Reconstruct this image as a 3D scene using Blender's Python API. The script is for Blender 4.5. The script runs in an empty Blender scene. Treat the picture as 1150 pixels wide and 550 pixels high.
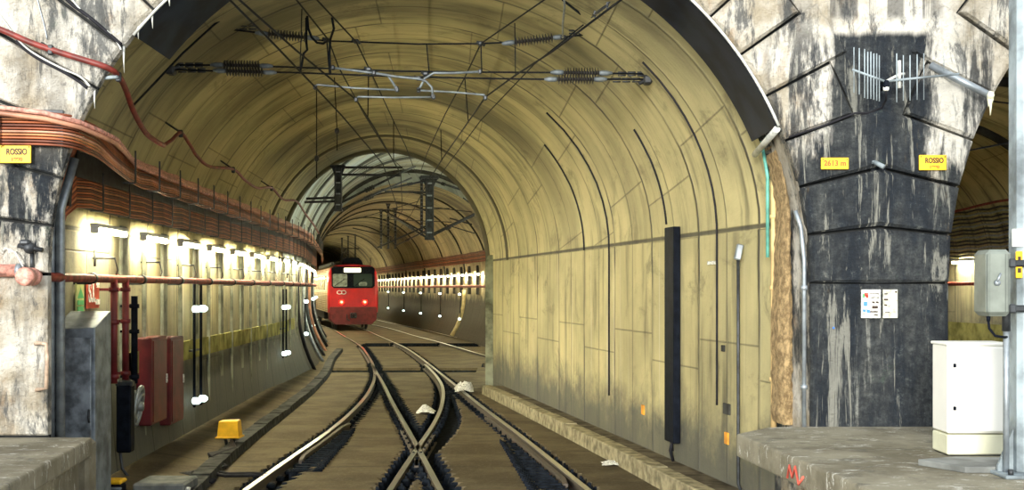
import bpy, math, random
import numpy as np
from mathutils import Vector, Matrix
random.seed(7)
SC = bpy.context.scene
COL = SC.collection
F = 1380.0            # focal length in pixels of the 1150 px wide frame
CZ = 2.3              # eye height over the rail tops
HY = 323.0            # horizon row
PI = math.pi

# ------------------------------------------------------------------ camera
cam = bpy.data.cameras.new('camera'); camo = bpy.data.objects.new('camera', cam); COL.objects.link(camo)
camo.location = (0, 0, CZ); camo.rotation_euler = (PI/2, 0, 0)
cam.sensor_width = 36; cam.lens = 36*F/1150
cam.shift_y = (HY-275)/1150.0
cam.clip_start = .1; cam.clip_end = 500
SC.camera = camo
# ------------------------------------------------------------------ sky, sun, exposure
w = bpy.data.worlds.new('sky'); SC.world = w; w.use_nodes = True
bg = w.node_tree.nodes['Background']; bg.inputs[0].default_value = (.93, .97, 1, 1); bg.inputs[1].default_value = 1.15
sd = bpy.data.lights.new('sun', 'SUN'); sd.energy = 4.0; sd.angle = math.radians(14); sd.color = (1, .96, .88)
so = bpy.data.objects.new('sun', sd); COL.objects.link(so)
so.rotation_euler = Vector((.22, .95, -.16)).to_track_quat('-Z', 'Y').to_euler()
so.location = (-6, -10, 12)
SC.view_settings.view_transform = 'Standard'; SC.view_settings.look = 'None'
SC.view_settings.gamma = 1; SC.view_settings.use_curve_mapping = False
SC.view_settings.exposure = 0.5
try: SC.cycles.max_bounces = 8; SC.cycles.diffuse_bounces = 5; SC.cycles.sample_clamp_indirect = 6
except Exception: pass

# ------------------------------------------------------------------ material helpers
class NT:
    def __init__(s, name):
        s.m = bpy.data.materials.new(name); s.m.use_nodes = True
        s.t = s.m.node_tree; s.b = s.t.nodes['Principled BSDF']
    def n(s, ty, **kw):
        nd = s.t.nodes.new(ty)
        for k, v in kw.items(): setattr(nd, k, v)
        return nd
    def lk(s, a, b): s.t.links.new(a, b)
    def put(s, sock, v):
        if isinstance(v, bpy.types.NodeSocket): s.lk(v, sock)
        else:
            if isinstance(v, (tuple, list)) and len(v) == 3 and sock.type == 'RGBA': v = (*v, 1)
            sock.default_value = v
    def ma(s, op, a, b=0.0, c=None, clamp=False):
        nd = s.n('ShaderNodeMath', operation=op); nd.use_clamp = clamp
        s.put(nd.inputs[0], a); s.put(nd.inputs[1], b)
        if c is not None: s.put(nd.inputs[2], c)
        return nd.outputs[0]
    def mix(s, f, a, b, ty='MIX'):
        nd = s.n('ShaderNodeMix', data_type='RGBA', blend_type=ty)
        s.put(nd.inputs[0], f); s.put(nd.inputs[6], a); s.put(nd.inputs[7], b)
        return nd.outputs[2]
    def sep(s, v):
        nd = s.n('ShaderNodeSeparateXYZ'); s.lk(v, nd.inputs[0]); return nd.outputs
    def comb(s, x, y, z):
        nd = s.n('ShaderNodeCombineXYZ')
        for i, v in enumerate((x, y, z)): s.put(nd.inputs[i], v)
        return nd.outputs[0]
    def co(s, k='Object'):
        return s.n('ShaderNodeTexCoord').outputs[k]
    def geo(s): return s.n('ShaderNodeNewGeometry').outputs['Position']
    def noise(s, vec, scale, detail=4, rough=.55, dist=0):
        nd = s.n('ShaderNodeTexNoise'); s.lk(vec, nd.inputs['Vector'])
        nd.inputs['Scale'].default_value = scale; nd.inputs['Detail'].default_value = detail
        nd.inputs['Roughness'].default_value = rough; nd.inputs['Distortion'].default_value = dist
        return nd.outputs[0]
    def ss(s, v, a, b, c=0.0, d=1.0):
        nd = s.n('ShaderNodeMapRange', interpolation_type='SMOOTHSTEP')
        s.put(nd.inputs[0], v)
        for i, q in enumerate((a, b, c, d)): nd.inputs[i+1].default_value = q
        return nd.outputs[0]
    def mul(s, vec, xyz):
        nd = s.n('ShaderNodeVectorMath', operation='MULTIPLY'); s.lk(vec, nd.inputs[0]); nd.inputs[1].default_value = xyz
        return nd.outputs[0]
    def bump(s, h, strength=.3, dist=.02):
        nd = s.n('ShaderNodeBump'); nd.inputs['Strength'].default_value = strength; nd.inputs['Distance'].default_value = dist
        s.lk(h, nd.inputs['Height']); s.lk(nd.outputs[0], s.b.inputs['Normal'])
    def out(s, col=None, rough=None, metal=None):
        if col is not None: s.put(s.b.inputs['Base Color'], col)
        if rough is not None: s.put(s.b.inputs['Roughness'], rough)
        if metal is not None: s.put(s.b.inputs['Metallic'], metal)
        return s.m

def mat(name, col, rough=.6, metal=0.0, var=.25, scale=6, emit=None, es=0, spec=.5):
    """painted / plain material with a mottled procedural colour"""
    k = NT(name); v = k.noise(k.co(), scale, 5)
    dk = tuple(c*(1-var) for c in col); lt = tuple(min(1, c*(1+var)) for c in col)
    c = k.mix(k.ss(v, .3, .7), dk, lt)
    k.b.inputs['Specular IOR Level'].default_value = .05 if (rough >= .8 or name.startswith('black') or 'wire' in name) else spec
    if emit:
        k.b.inputs['Emission Color'].default_value = (*emit, 1); k.b.inputs['Emission Strength'].default_value = es
    return k.out(c, rough, metal)

def mat_vault(name, base, alt, stain, ring=1.8, jz=True, dark=0.0, white=0.0, streak=1.0, low=None):
    """concrete lining; UV.x = metres round the arch, UV.y = metres along the bore"""
    k = NT(name); uv = k.co('UV'); x, y, _ = k.sep(uv)
    pos = k.geo(); pz = k.sep(pos)[2]
    wob = k.ma('MULTIPLY', k.ma('SUBTRACT', k.noise(uv, .9, 2), .5), .12)
    yy = k.ma('ADD', y, wob)
    big = k.noise(uv, .55, 5, .6)
    c = k.mix(k.ss(big, .32, .68), alt, base)
    # every shuttering ring its own tone
    ringid = k.ma('FLOOR', k.ma('DIVIDE', y, ring/2))
    wn = k.n('ShaderNodeTexWhiteNoise', noise_dimensions='1D'); k.lk(ringid, wn.inputs['W'])
    c = k.mix(k.ma('MULTIPLY', wn.outputs[0], .3), c, alt)
    # stains drawn out round the arch
    st = k.noise(k.mul(uv, (.35, 3.2, 1)), 1.0, 6, .62, .3)
    c = k.mix(k.ma('MULTIPLY', k.ss(st, .50, .72), .75*streak), c, stain)
    smoke = k.noise(k.mul(uv, (.16, .55, 1)), 1.0, 5, .6, .4)
    c = k.mix(k.ma('MULTIPLY', k.ma('MULTIPLY', k.ss(smoke, .42, .64), k.ss(pz, 3.8, 5.4, .3, 1)), .85*streak), c, tuple(q*.9 for q in stain))
    drip = k.noise(k.mul(uv, (.10, 5.5, 1)), 1.0, 3, .6)
    c = k.mix(k.ma('MULTIPLY', k.ma('MULTIPLY', k.ss(drip, .60, .70), k.ss(pz, 2.8, 3.1, 1, 0)), .55), c, (.62, .57, .42))
    st2 = k.noise(k.mul(uv, (.22, 9.0, 1)), 1.0, 4, .6, .1)
    c = k.mix(k.ma('MULTIPLY', k.ss(st2, .56, .70), .25*streak), c, tuple(q*.55 for q in stain))
    st3 = k.noise(k.mul(uv, (.9, .8, 1)), 1.2, 8, .75, .6)
    c = k.mix(k.ma('MULTIPLY', k.ss(st3, .53, .68), .6), c, stain)
    if white: c = k.mix(k.ma('MULTIPLY', k.ss(k.noise(k.mul(uv, (.5, 1.6, 1)), .7, 5), .38, .6), white), c, (.62, .70, .68))
    # board marks
    def line(v, period, half, off=0.0):  # a joint every `period` metres
        f = k.ma('FRACT', k.ma('DIVIDE', k.ma('ADD', v, off), period))
        d = k.ma('ABSOLUTE', k.ma('SUBTRACT', f, .5))
        return k.ss(d, .5-half/period, .5, 0, 1)
    j = line(yy, ring, .05)
    br = k.ss(k.noise(k.mul(uv, (.5, .1, 1)), 1.1, 3), .42, .55)
    j = k.ma('MULTIPLY', j, k.ma('ADD', .45, k.ma('MULTIPLY', br, .55)))
    j2 = k.ma('MULTIPLY', line(y, ring, .03, ring*.5), .6)
    j3 = k.ma('MULTIPLY', line(y, ring/4, .012), .06)
    # along the bore: staggered per ring
    offs = k.ma('MULTIPLY', k.ma('MODULO', k.ma('FLOOR', k.ma('DIVIDE', y, ring)), 2.0), .35)
    j4 = k.ma('MULTIPLY', line(k.ma('ADD', x, offs), 1.55, .016), .5)
    lines = k.ma('MAXIMUM', k.ma('MAXIMUM', j, j2), k.ma('MAXIMUM', j3, j4))
    if jz:
        dz = k.ma('ABSOLUTE', k.ma('SUBTRACT', pz, 2.93))
        lines = k.ma('MAXIMUM', lines, k.ma('MULTIPLY', k.ss(dz, .012, .035, 1, 0), .85))
    c = k.mix(lines, c, (.035, .035, .03))
    # darker foot of the wall; on the left wall dirt and painted-in shade
    if low:
        f = k.ss(k.ma('ADD', pz, k.ma('MULTIPLY', k.ma('SUBTRACT', k.noise(uv, 1.6, 5, .7), .5), 1.5)), low[0], low[1], 1, 0)
        c = k.mix(k.ma('MULTIPLY', f, low[2]), c, low[3])
    h = k.ma('SUBTRACT', k.ma('MULTIPLY', k.noise(uv, 14, 6, .7), .5), k.ma('MULTIPLY', lines, 1.2))
    k.bump(h, .5, .03)
    return k.out(c, .85)

def mat_stone(name, darkfn=None, bright=1.0):
    k = NT(name); p = k.geo(); x, y, z = k.sep(p)
    c = k.mix(k.ss(k.noise(p, 1.3, 6, .65), .38, .62), (.58*bright, .50*bright, .36*bright), (1.12*bright, 1.08*bright, .96*bright))
    ochre = k.ss(k.noise(k.mul(p, (1, 1, .6)), 2.2, 6, .7, .5), .54, .70)
    c = k.mix(k.ma('MULTIPLY', ochre, .65), c, (.36, .22, .10))
    blk = k.ss(k.noise(k.mul(p, (3.2, 1, .8)), 1.5, 8, .75, .4), .52, .62)
    c = k.mix(k.ma('MULTIPLY', blk, .8), c, (.035, .048, .058))
    c = k.mix(k.ma('MULTIPLY', k.ss(k.noise(p, 9, 6, .8), .56, .68), .55), c, (.09, .10, .10))
    if darkfn:
        f = darkfn(k, p, x, y, z)
        dn = k.mix(k.ss(k.noise(k.mul(p, (2.6, 1, .5)), 1.4, 7, .7), .40, .64), (.008, .016, .027), (.075, .082, .08))
        dn = k.mix(k.ma('MULTIPLY', k.ss(k.noise(k.mul(p, (5, 1, .35)), 1.3, 6, .7), .60, .68), .7), dn, (.42, .43, .38))
        dn = k.mix(k.ma('MULTIPLY', k.ss(k.noise(k.mul(p, (2, 1, .5)), 2.3, 5, .7), .61, .72), .7), dn, (.20, .14, .06))
        dn = k.mix(k.ma('MULTIPLY', k.ss(k.noise(k.mul(p, (1, 1, 1)), 1.6, 5, .7), .60, .68), .5), dn, (.10, .17, .10))
        fine = k.noise(p, 11, 7, .8)
        dn = k.mix(k.ss(fine, .38, .62, .75, 0), dn, (.004, .008, .014)); dn = k.mix(k.ss(fine, .58, .70, 0, .5), dn, (.20, .22, .20))
        dn = k.mix(k.ma('MULTIPLY', k.ss(k.noise(k.mul(p, (3.4, 1, .3)), 1.9, 6, .75, .5), .56, .62), .8), dn, (.34, .34, .29))
        c = k.mix(f, c, dn)
    h = k.ma('ADD', k.noise(p, 5, 8, .72), k.ma('MULTIPLY', k.noise(p, 30, 4, .7), .3))
    k.bump(h, 1.0, .13)
    return k.out(c, .9)

def dark_right_pier(k, p, x, y, z):
    n = k.ma('MULTIPLY', k.ma('SUBTRACT', k.noise(k.mul(p, (2.2, 1, .45)), 1.3, 6, .7), .5), 3.4)
    pier = k.ss(k.ma('ADD', z, n), 3.35, 3.75, 1, 0)                    # everything low on the pier is algae black
    mid = k.ma('ABSOLUTE', k.ma('SUBTRACT', x, 3.36))
    stripe = k.ma('MULTIPLY', k.ss(k.ma('ADD', mid, k.ma('MULTIPLY', n, .22)), .40, .52, 1, 0), k.ss(k.ma('ADD', z, k.ma('MULTIPLY', n, .05)), 4.58, 4.66, 1, 0))
    both = k.ma('MAXIMUM', pier, stripe)
    up = k.ma('MULTIPLY', k.ss(k.noise(k.mul(p, (5.5, 1, .15)), 1.0, 4, .6), .50, .58), k.ma('MULTIPLY', k.ss(mid, .45, .6, 1, 0), k.ss(z, 4.7, 4.8)))
    side = k.ma('MULTIPLY', k.ss(k.noise(k.mul(p, (3.0, 1, .5)), 1.5, 6, .7), .47, .57), k.ss(k.ma('ABSOLUTE', k.ma('SUBTRACT', mid, .72)), .22, .42, 1, 0))
    both = k.ma('MAXIMUM', both, k.ma('MAXIMUM', k.ma('MULTIPLY', up, .7), k.ma('MULTIPLY', side, k.ss(z, 4.3, 5.0, .9, .3))))
    return k.ma('MULTIPLY', both, k.ss(x, 1.6, 2.4))
def dark_left_pier(k, p, x, y, z):
    n = k.noise(k.mul(p, (2.6, 1, .7)), 1.4, 7, .75)
    return k.ma('MULTIPLY', k.ss(n, .47, .58), k.ma('MULTIPLY', k.ss(z, 2.3, 2.7, .35, 1), k.ss(z, 3.3, 4.2, 1, .35)))
M = {}
M['vault'] = mat_vault('lining concrete', (.62, .55, .275), (.39, .35, .18), (.105, .095, .05), low=(.35, 1.15, .85, (.06, .065, .06)))
M['vault_far'] = mat_vault('chamber concrete', (.62, .64, .50), (.44, .46, .34), (.13, .15, .13), white=.9, jz=False)
M['vault_deep'] = mat_vault('deep tunnel concrete', (.60, .52, .29), (.42, .37, .22), (.10, .09, .07), jz=False, low=(1.6, 2.3, .95, (.035, .032, .025)))
M['wall_left'] = mat_vault('left wall concrete', (.46, .42, .24), (.30, .28, .18), (.08, .085, .08), jz=False, streak=.8, low=(.9, 1.9, .88, (.045, .05, .048)))  # low: dirt plus shade painted along the wall foot
M['stone'] = mat_stone('portal stone', dark_right_pier, .80)
M['mortar'] = mat('dark open joint', (.03, .032, .032), .9, 0, .4, 6)
M['stone_left'] = mat_stone('portal stone left', dark_left_pier, .76)
M['rough'] = mat_stone('rough reveal masonry', lambda k, p, x, y, z: k.ss(k.noise(k.mul(p, (1, 1, .5)), 1.6, 6, .7), .40, .52), .7)
M['membrane'] = mat('black bitumen membrane', (.012, .018, .03), .45, 0, .5, 3)
M['edge'] = mat('light metal edge', (.62, .64, .60), .5, .3, .3, 8)
M['steel_grey'] = mat('galvanised steel', (.30, .34, .37), .45, .6, .25, 9)
M['steel_light'] = mat('pale galvanised steel', (.25, .30, .325), .6, .1, .55, 4)
M['steel_dark'] = mat('dark weathered steel', (.045, .05, .055), .5, .6, .4, 9)
M['black'] = mat('black rubber', (.006, .008, .013), .55, 0, .4, 9)
M['wire'] = mat('dark wire', (.010, .012, .015), .6, 0, .3, 9)
M['arm_grey'] = mat('weathered arm tube', (.13, .155, .17), .55, .2, .4, 9)
M['insul'] = mat('dark glazed insulator', (.012, .011, .011), .35, 0, .3, 12)
M['red_cable'] = mat('red conduit', (.17, .022, .015), .5, 0, .4, 10)
M['red_pipe'] = mat('red oxide pipe', (.22, .035, .022), .55, 0, .6, 10)
M['red_dark'] = mat('dark red paint', (.115, .008, .012), .5, 0, .3, 5)
M['pinkish'] = mat('faded red paint', (.55, .26, .20), .6, 0, .5, 20)
for i, c in enumerate([(.42, .12, .04), (.24, .06, .02), (.50, .19, .07), (.14, .04, .018), (.56, .27, .17)]):
    M['cab%d' % i] = mat('orange brown cable %d' % i, c, .5, 0, .35, 3)
M['cabd'] = mat('black cable', (.02, .02, .024), .5, 0, .3, 6)
M['yellow'] = mat('yellow enamel', (.90, .50, .01), .5, 0, .12, 8)
M['ink'] = mat('dark ink', (.03, .012, .004), .6, 0, .1, 8)
M['ink_red'] = mat('red ink', (.65, .10, .01), .6, 0, .1, 8)
M['white'] = mat('white powder coat', (.86, .86, .80), .5, 0, .04, 2)
M['cream'] = mat('cream plinth', (.70, .70, .52), .6, 0, .12, 3)
M['paper'] = mat('weathered paper', (.66, .68, .62), .8, 0, .5, 40)
M['plastic'] = mat('grey plastic', (.17, .195, .17), .5, 0, .2, 6)
M['blue'] = mat('blue print', (.05, .22, .75), .6, 0, .1, 9)
M['orange'] = mat('orange print', (.70, .30, .03), .7, 0, .3, 9)
M['green'] = mat('green print', (.10, .45, .16), .6, 0, .1, 9)
M['red'] = mat('red print', (.70, .06, .03), .6, 0, .1, 9)
def m_plat():
    k = NT('platform concrete'); p = k.geo(); z = k.sep(p)[2]
    c = k.mix(k.ss(k.noise(p, 1.2, 6, .65), .35, .65), (.15, .135, .095), (.29, .27, .20))
    c = k.mix(k.ma('MULTIPLY', k.ss(k.noise(k.mul(p, (1, 1, .5)), 3.5, 7, .75), .54, .66), .6), c, (.09, .09, .08))
    c = k.mix(k.ma('MULTIPLY', k.ss(k.noise(k.mul(p, (1.2, 3.0, 1)), 2.6, 8, .85, .8), .57, .60), .75), c, (.66, .66, .60))
    k.bump(k.noise(p, 16, 7, .75), .6, .03); k.b.inputs['Specular IOR Level'].default_value = .15
    return k.out(c, .85)
M['slabwall'] = m_plat()
def m_floor():
    k = NT('brown slab concrete'); p = k.geo(); x, y, z = k.sep(p)
    c = k.mix(k.ss(k.noise(p, 1.1, 6, .6), .35, .65), (.070, .055, .032), (.125, .10, .058))
    c = k.mix(k.ma('MULTIPLY', k.ss(k.noise(k.mul(p, (.5, 2.4, 1)), 1.6, 6, .7), .52, .68), .6), c, (.04, .035, .026))
    c = k.mix(k.ma('MULTIPLY', k.ss(k.noise(p, 22, 5, .7), .5, .68), .35), c, (.20, .17, .11))
    f = k.ma('FRACT', k.ma('DIVIDE', k.ma('ADD', y, k.ma('MULTIPLY', k.noise(p, 1.5, 2), .25)), 2.7))
    d = k.ma('ABSOLUTE', k.ma('SUBTRACT', f, .5))
    c = k.mix(k.ma('MULTIPLY', k.ss(d, .490, .5), .7), c, (.03, .028, .025))
    h = k.noise(p, 18, 6, .7); k.bump(h, .5, .02)
    k.b.inputs['Specular IOR Level'].default_value = .12
    return k.out(c, .8)
M['floor'] = m_floor()
M['yard'] = mat('pale station bounce yard', (.55, .52, .44), .9, 0, .15, 3)  # unseen yard, made pale to bounce light onto the vault
M['trench'] = mat('greasy black trench', (.009, .012, .017), .85, 0, .6, 14)
M['curb'] = mat('pale kerb concrete', (.27, .24, .15), .85, 0, .45, 7)
M['walk'] = mat('grey brown walkway', (.10, .085, .058), .85, 0, .5, 4)
M['grime'] = mat('grime', (.05, .05, .045), .85, 0, .4, 4)
def m_rail():
    k = NT('rail steel'); p = k.geo(); z = k.sep(p)[2]
    top = k.ss(z, -.012, -.003)
    c = k.mix(top, (.075, .06, .045), (.62, .60, .54))
    k.put(k.b.inputs['Roughness'], k.ma('ADD', .72, k.ma('MULTIPLY', top, -.42)))
    k.put(k.b.inputs['Metallic'], k.ma('MULTIPLY', top, .9))
    return k.out(c)
M['rail'] = m_rail()
M['lamp'] = mat('lit fluorescent tube', (1, 1, .9), .5, 0, 0, 1, (1.0, .90, .58), 170)
M['fill_lens'] = mat('lit cool floodlight lens', (1, 1, 1), .5, 0, 0, 1, (.85, 1, .96), 70)  # lens of the unseen lights added in the chamber
M['lamp_body'] = mat('lamp housing', (.55, .55, .50), .5, 0, .2, 5)
M['beacon'] = mat('lit white beacon', (1, 1, 1), .4, 0, 0, 1, (.78, 1, .95), 3)
M['tail'] = mat('lit red tail lamp', (1, .1, .05), .4, 0, 0, 1, (1, .004, .002), 45)
M['tail_core'] = mat('tail lamp centre', (1, .6, .3), .4, 0, 0, 1, (1, .28, .10), 10)
M['display'] = mat('lit destination display', (1, 1, .8), .4, 0, 0, 1, (1, .95, .62), 1.6)
M['train_red'] = mat('train red paint', (.50, .008, .012), .3, 0, .12, 2)
M['train_skirt'] = mat('dark red skirt', (.13, .012, .016), .45, 0, .3, 4)
def m_corr():
    k = NT('corrugated train side'); p = k.co(); z = k.sep(p)[2]
    f = k.ma('SINE', k.ma('MULTIPLY', z, 60.0)); k.bump(f, .6, .02)
    return k.out(k.mix(k.ss(k.noise(p, 2, 4), .4, .6), (.36, .28, .15), (.50, .42, .26)), .5, .2)
M['train_side'] = m_corr()
M['glass'] = mat('dark window glass', (.03, .05, .045), .08, 0, .2, 1)
M['glass_in'] = mat('pale cab interior behind glass', (.22, .27, .24), .2, 0, .4, 5)
M['band'] = mat('olive wall paint', (.23, .22, .075), .85, 0, .5, 3)

# ------------------------------------------------------------------ mesh helpers
class MB:
    def __init__(s): s.v = []; s.f = []; s.mi = []; s.sm = []; s.m = 0; s.uv = None
    def add(s, vs, fs, smooth=False):
        b = len(s.v); s.v += [tuple(v) for v in vs]
        for f in fs: s.f.append(tuple(b+i for i in f)); s.mi.append(s.m); s.sm.append(smooth)
        return s
    def box(s, c, d, rot=None):
        vs = []
        for x in (-.5, .5):
            for y in (-.5, .5):
                for z in (-.5, .5):
                    q = Vector((x*d[0], y*d[1], z*d[2]))
                    if rot is not None: q = rot @ q
                    vs.append(Vector(c)+q)
        return s.add(vs, [(0, 1, 3, 2), (4, 6, 7, 5), (0, 4, 5, 1), (2, 3, 7, 6), (0, 2, 6, 4), (1, 5, 7, 3)])
    def bbox(s, c, d, bev=.02, rot=None):
        """box with chamfered edges"""
        R = rot if rot is not None else Matrix.Identity(3)
        b = min(bev, min(d)*.45); h = [q/2 for q in d]; vs = []; idx = {}
        for sx in (-1, 1):
            for sy in (-1, 1):
                for sz in (-1, 1):
                    for ax in range(3):
                        q = [sx*h[0], sy*h[1], sz*h[2]]
                        for a in range(3):
                            if a != ax: q[a] -= (sx, sy, sz)[a]*b
                        idx[(sx, sy, sz, ax)] = len(vs); vs.append(Vector(c)+R @ Vector(q))
        fs = []
        for ax in range(3):
            for sg in (-1, 1):
                o = [a for a in range(3) if a != ax]; ring = []
                for (p, q) in ((-1, -1), (1, -1), (1, 1), (-1, 1)):
                    k = [0, 0, 0]; k[ax] = sg; k[o[0]] = p; k[o[1]] = q; ring.append(idx[(*k, ax)])
                fs.append(ring)
        for ax in range(3):
            o = [a for a in range(3) if a != ax]
            for p in (-1, 1):
                for q in (-1, 1):
                    k = [0, 0, 0]; k[o[0]] = p; k[o[1]] = q; a = list(k); a[ax] = -1; e = list(k); e[ax] = 1
                    fs.append([idx[(*a, o[0])], idx[(*e, o[0])], idx[(*e, o[1])], idx[(*a, o[1])]])
        for sx in (-1, 1):
            for sy in (-1, 1):
                for sz in (-1, 1): fs.append([idx[(sx, sy, sz, a)] for a in range(3)])
        return s.add(vs, fs)
    def tube(s, pts, r, n=8, cap=True, smooth=True):
        pts = [Vector(p) for p in pts]; rr = r if isinstance(r, (list, tuple)) else [r]*len(pts)
        N = None; vs = []
        for i, p in enumerate(pts):
            t = (pts[min(i+1, len(pts)-1)]-pts[max(i-1, 0)])
            if t.length < 1e-9: t = Vector((0, 0, 1))
            t.normalize()
            if N is None:
                N = Vector((0, 0, 1)) if abs(t.z) < .9 else Vector((1, 0, 0))
            N = (N-t*N.dot(t)); N = N.normalized() if N.length > 1e-6 else t.orthogonal().normalized(); B = t.cross(N)
            for a in range(n):
                w_ = 2*PI*a/n; vs.append(p+(N*math.cos(w_)+B*math.sin(w_))*rr[i])
        fs = []
        for i in range(len(pts)-1):
            for a in range(n): fs.append((i*n+a, i*n+(a+1) % n, (i+1)*n+(a+1) % n, (i+1)*n+a))
        s.add(vs, fs, smooth)
        if cap:
            b = len(s.v)-len(vs)
            s.f.append(tuple(b+a for a in reversed(range(n)))); s.mi.append(s.m); s.sm.append(False)
            e = b+(len(pts)-1)*n
            s.f.append(tuple(e+a for a in range(n))); s.mi.append(s.m); s.sm.append(False)
        return s
    def lathe(s, p0, p1, prof, n=12):
        """prof: (fraction along axis, radius)"""
        p0 = Vector(p0); p1 = Vector(p1)
        return s.tube([p0.lerp(p1, t+1e-6*i) for i, (t, r) in enumerate(prof)], [r for t, r in prof], n) if False else s._lathe(p0, p1, prof, n)
    def _lathe(s, p0, p1, prof, n):
        ax = (p1-p0); L = ax.length; ax.normalize(); N = ax.orthogonal().normalized(); B = ax.cross(N); vs = []; fs = []
        for t, r in prof:
            for a in range(n):
                w_ = 2*PI*a/n; vs.append(p0+ax*(t*L)+(N*math.cos(w_)+B*math.sin(w_))*r)
        for i in range(len(prof)-1):
            for a in range(n): fs.append((i*n+a, i*n+(a+1) % n, (i+1)*n+(a+1) % n, (i+1)*n+a))
        fs.append(tuple(reversed(range(n)))); e = (len(prof)-1)*n; fs.append(tuple(e+a for a in range(n)))
        return s.add(vs, fs, True)
    def ball(s, c, r, n=10):
        c = Vector(c); rz = r if not isinstance(r, tuple) else r[2]; rx = r if not isinstance(r, tuple) else r[0]
        m = n//2; prof = [((1-math.cos(PI*i/m))/2, rx*math.sin(PI*i/m)+1e-4) for i in range(m+1)]
        return s._lathe(c-Vector((0, 0, rz)), c+Vector((0, 0, rz)), prof, n)
    def prism(s, poly, y0, y1, inset=0.0, proud=0.0):
        """polygon in XZ extruded along Y; front (y0) face may be chamfered"""
        n = len(poly); cx = sum(p[0] for p in poly)/n; cz = sum(p[1] for p in poly)/n
        vs = [(p[0], y1, p[1]) for p in poly]+[(p[0], y0, p[1]) for p in poly]; fs = [tuple(range(n))]
        for i in range(n): fs.append((i, (i+1) % n, n+(i+1) % n, n+i))
        if inset:
            for p in poly:
                d = math.hypot(p[0]-cx, p[1]-cz) or 1; q = max(0, 1-inset/d)
                vs.append((cx+(p[0]-cx)*q, y0-proud, cz+(p[1]-cz)*q))
            for i in range(n): fs.append((n+i, n+(i+1) % n, 2*n+(i+1) % n, 2*n+i))
            fs.append(tuple(2*n+i for i in range(n)))
        else: fs.append(tuple(n+i for i in range(n)))
        return s.add(vs, fs)
    def slab(s, poly, z0, z1):
        n = len(poly); vs = [(p[0], p[1], z0) for p in poly]+[(p[0], p[1], z1) for p in poly]
        fs = [tuple(reversed(range(n))), tuple(n+i for i in range(n))]
        for i in range(n): fs.append((i, (i+1) % n, n+(i+1) % n, n+i))
        return s.add(vs, fs)
    def build(s, name, mats, parent=None, bevel=0):
        me = bpy.data.meshes.new(name); me.from_pydata(s.v, [], s.f); me.validate(clean_customdata=False)
        if not isinstance(mats, (list, tuple)): mats = [mats]
        for q in mats: me.materials.append(M[q] if isinstance(q, str) else q)
        if len(me.polygons) == len(s.f):
            me.polygons.foreach_set('material_index', s.mi); me.polygons.foreach_set('use_smooth', s.sm)
        if s.uv is not None:
            ul = me.uv_layers.new(name='UVMap')
            for l in me.loops: ul.data[l.index].uv = s.uv[l.vertex_index]
        import bmesh
        bm = bmesh.new(); bm.from_mesh(me); bmesh.ops.recalc_face_normals(bm, faces=bm.faces); bm.to_mesh(me); bm.free()
        o = bpy.data.objects.new(name, me); COL.objects.link(o)
        if parent is not None: o.parent = parent; o.matrix_parent_inverse = parent_inv(parent)
        if bevel:
            bv = o.modifiers.new('bevel', 'BEVEL'); bv.width = bevel; bv.segments = 2; bv.limit_method = 'ANGLE'
        return o
def parent_inv(p):
    return Matrix.LocRotScale(p.location, p.rotation_euler, p.scale).inverted()
def thing(name, label, cat, loc=(0, 0, 0), group=None):
    o = bpy.data.objects.new(name, None); COL.objects.link(o); o.location = loc; o.empty_display_size = .1
    return tag(o, label, cat, group)
def tag(o, label, cat, group=None):
    o['label'] = label; o['category'] = cat
    if group: o['group'] = group
    return o
def struct(o): o['kind'] = 'structure'; return o
def dup(root, delta, label=None, group=None):
    r = root.copy(); COL.objects.link(r); r.location = root.location+Vector(delta)
    if label: r['label'] = label
    if group: r['group'] = group
    for ch in list(root.children):
        c = ch.copy(); COL.objects.link(c); c.parent = r
        for g in ch.children:
            d = g.copy(); COL.objects.link(d); d.parent = c
    return r
def text(body, loc, h, name, m, parent, width=None, rot=(PI/2, 0, 0), depth=.002):
    cu = bpy.data.curves.new(name, 'FONT'); cu.body = body; cu.size = h; cu.extrude = depth; cu.offset = h*.03; cu.align_x = 'CENTER'; cu.align_y = 'CENTER'
    t = bpy.data.objects.new(name, cu); COL.objects.link(t)
    dg = bpy.context.evaluated_depsgraph_get(); me = bpy.data.meshes.new_from_object(t.evaluated_get(dg))
    bpy.data.objects.remove(t)
    me.materials.clear(); me.materials.append(M[m])
    xs = [v.co.x for v in me.vertices]; sx = width/(max(xs)-min(xs)) if width else 1
    o = bpy.data.objects.new(name, me); COL.objects.link(o)
    for v in me.vertices: v.co.x *= sx
    R = Matrix.Translation(Vector(loc)) @ Matrix.Rotation(rot[2], 4, 'Z') @ Matrix.Rotation(rot[0], 4, 'X')
    me.transform(R)
    o.parent = parent; o.matrix_parent_inverse = parent_inv(parent)
    return o
def P(px, py, Y): return Vector(((px-575)*Y/F, Y, CZ-(py-HY)*Y/F))
def curve(pts, n=6):
    pts = [Vector(p) for p in pts]; out = []
    for i in range(len(pts)-1):
        a, b, c, d = pts[max(0, i-1)], pts[i], pts[i+1], pts[min(len(pts)-1, i+2)]
        for j in range(n):
            t = j/n; out.append(.5*((2*b)+(c-a)*t+(2*a-5*b+4*c-d)*t*t+(3*b-a-3*c+d)*t**3))
    return out+[pts[-1]]
def G(px, py, z=0.0):
    Y = F*(CZ-z)/(py-HY); return Vector(((px-575)*Y/F, Y, z))
def interp(Y, tab):
    if Y <= tab[0][0]:
        (a, b), (c, d) = tab[0], tab[1]
    elif Y >= tab[-1][0]:
        (a, b), (c, d) = tab[-2], tab[-1]
    else:
        for i in range(len(tab)-1):
            if tab[i][0] <= Y <= tab[i+1][0]: (a, b), (c, d) = tab[i], tab[i+1]; break
    return b+(d-b)*(Y-a)/(c-a)
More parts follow.
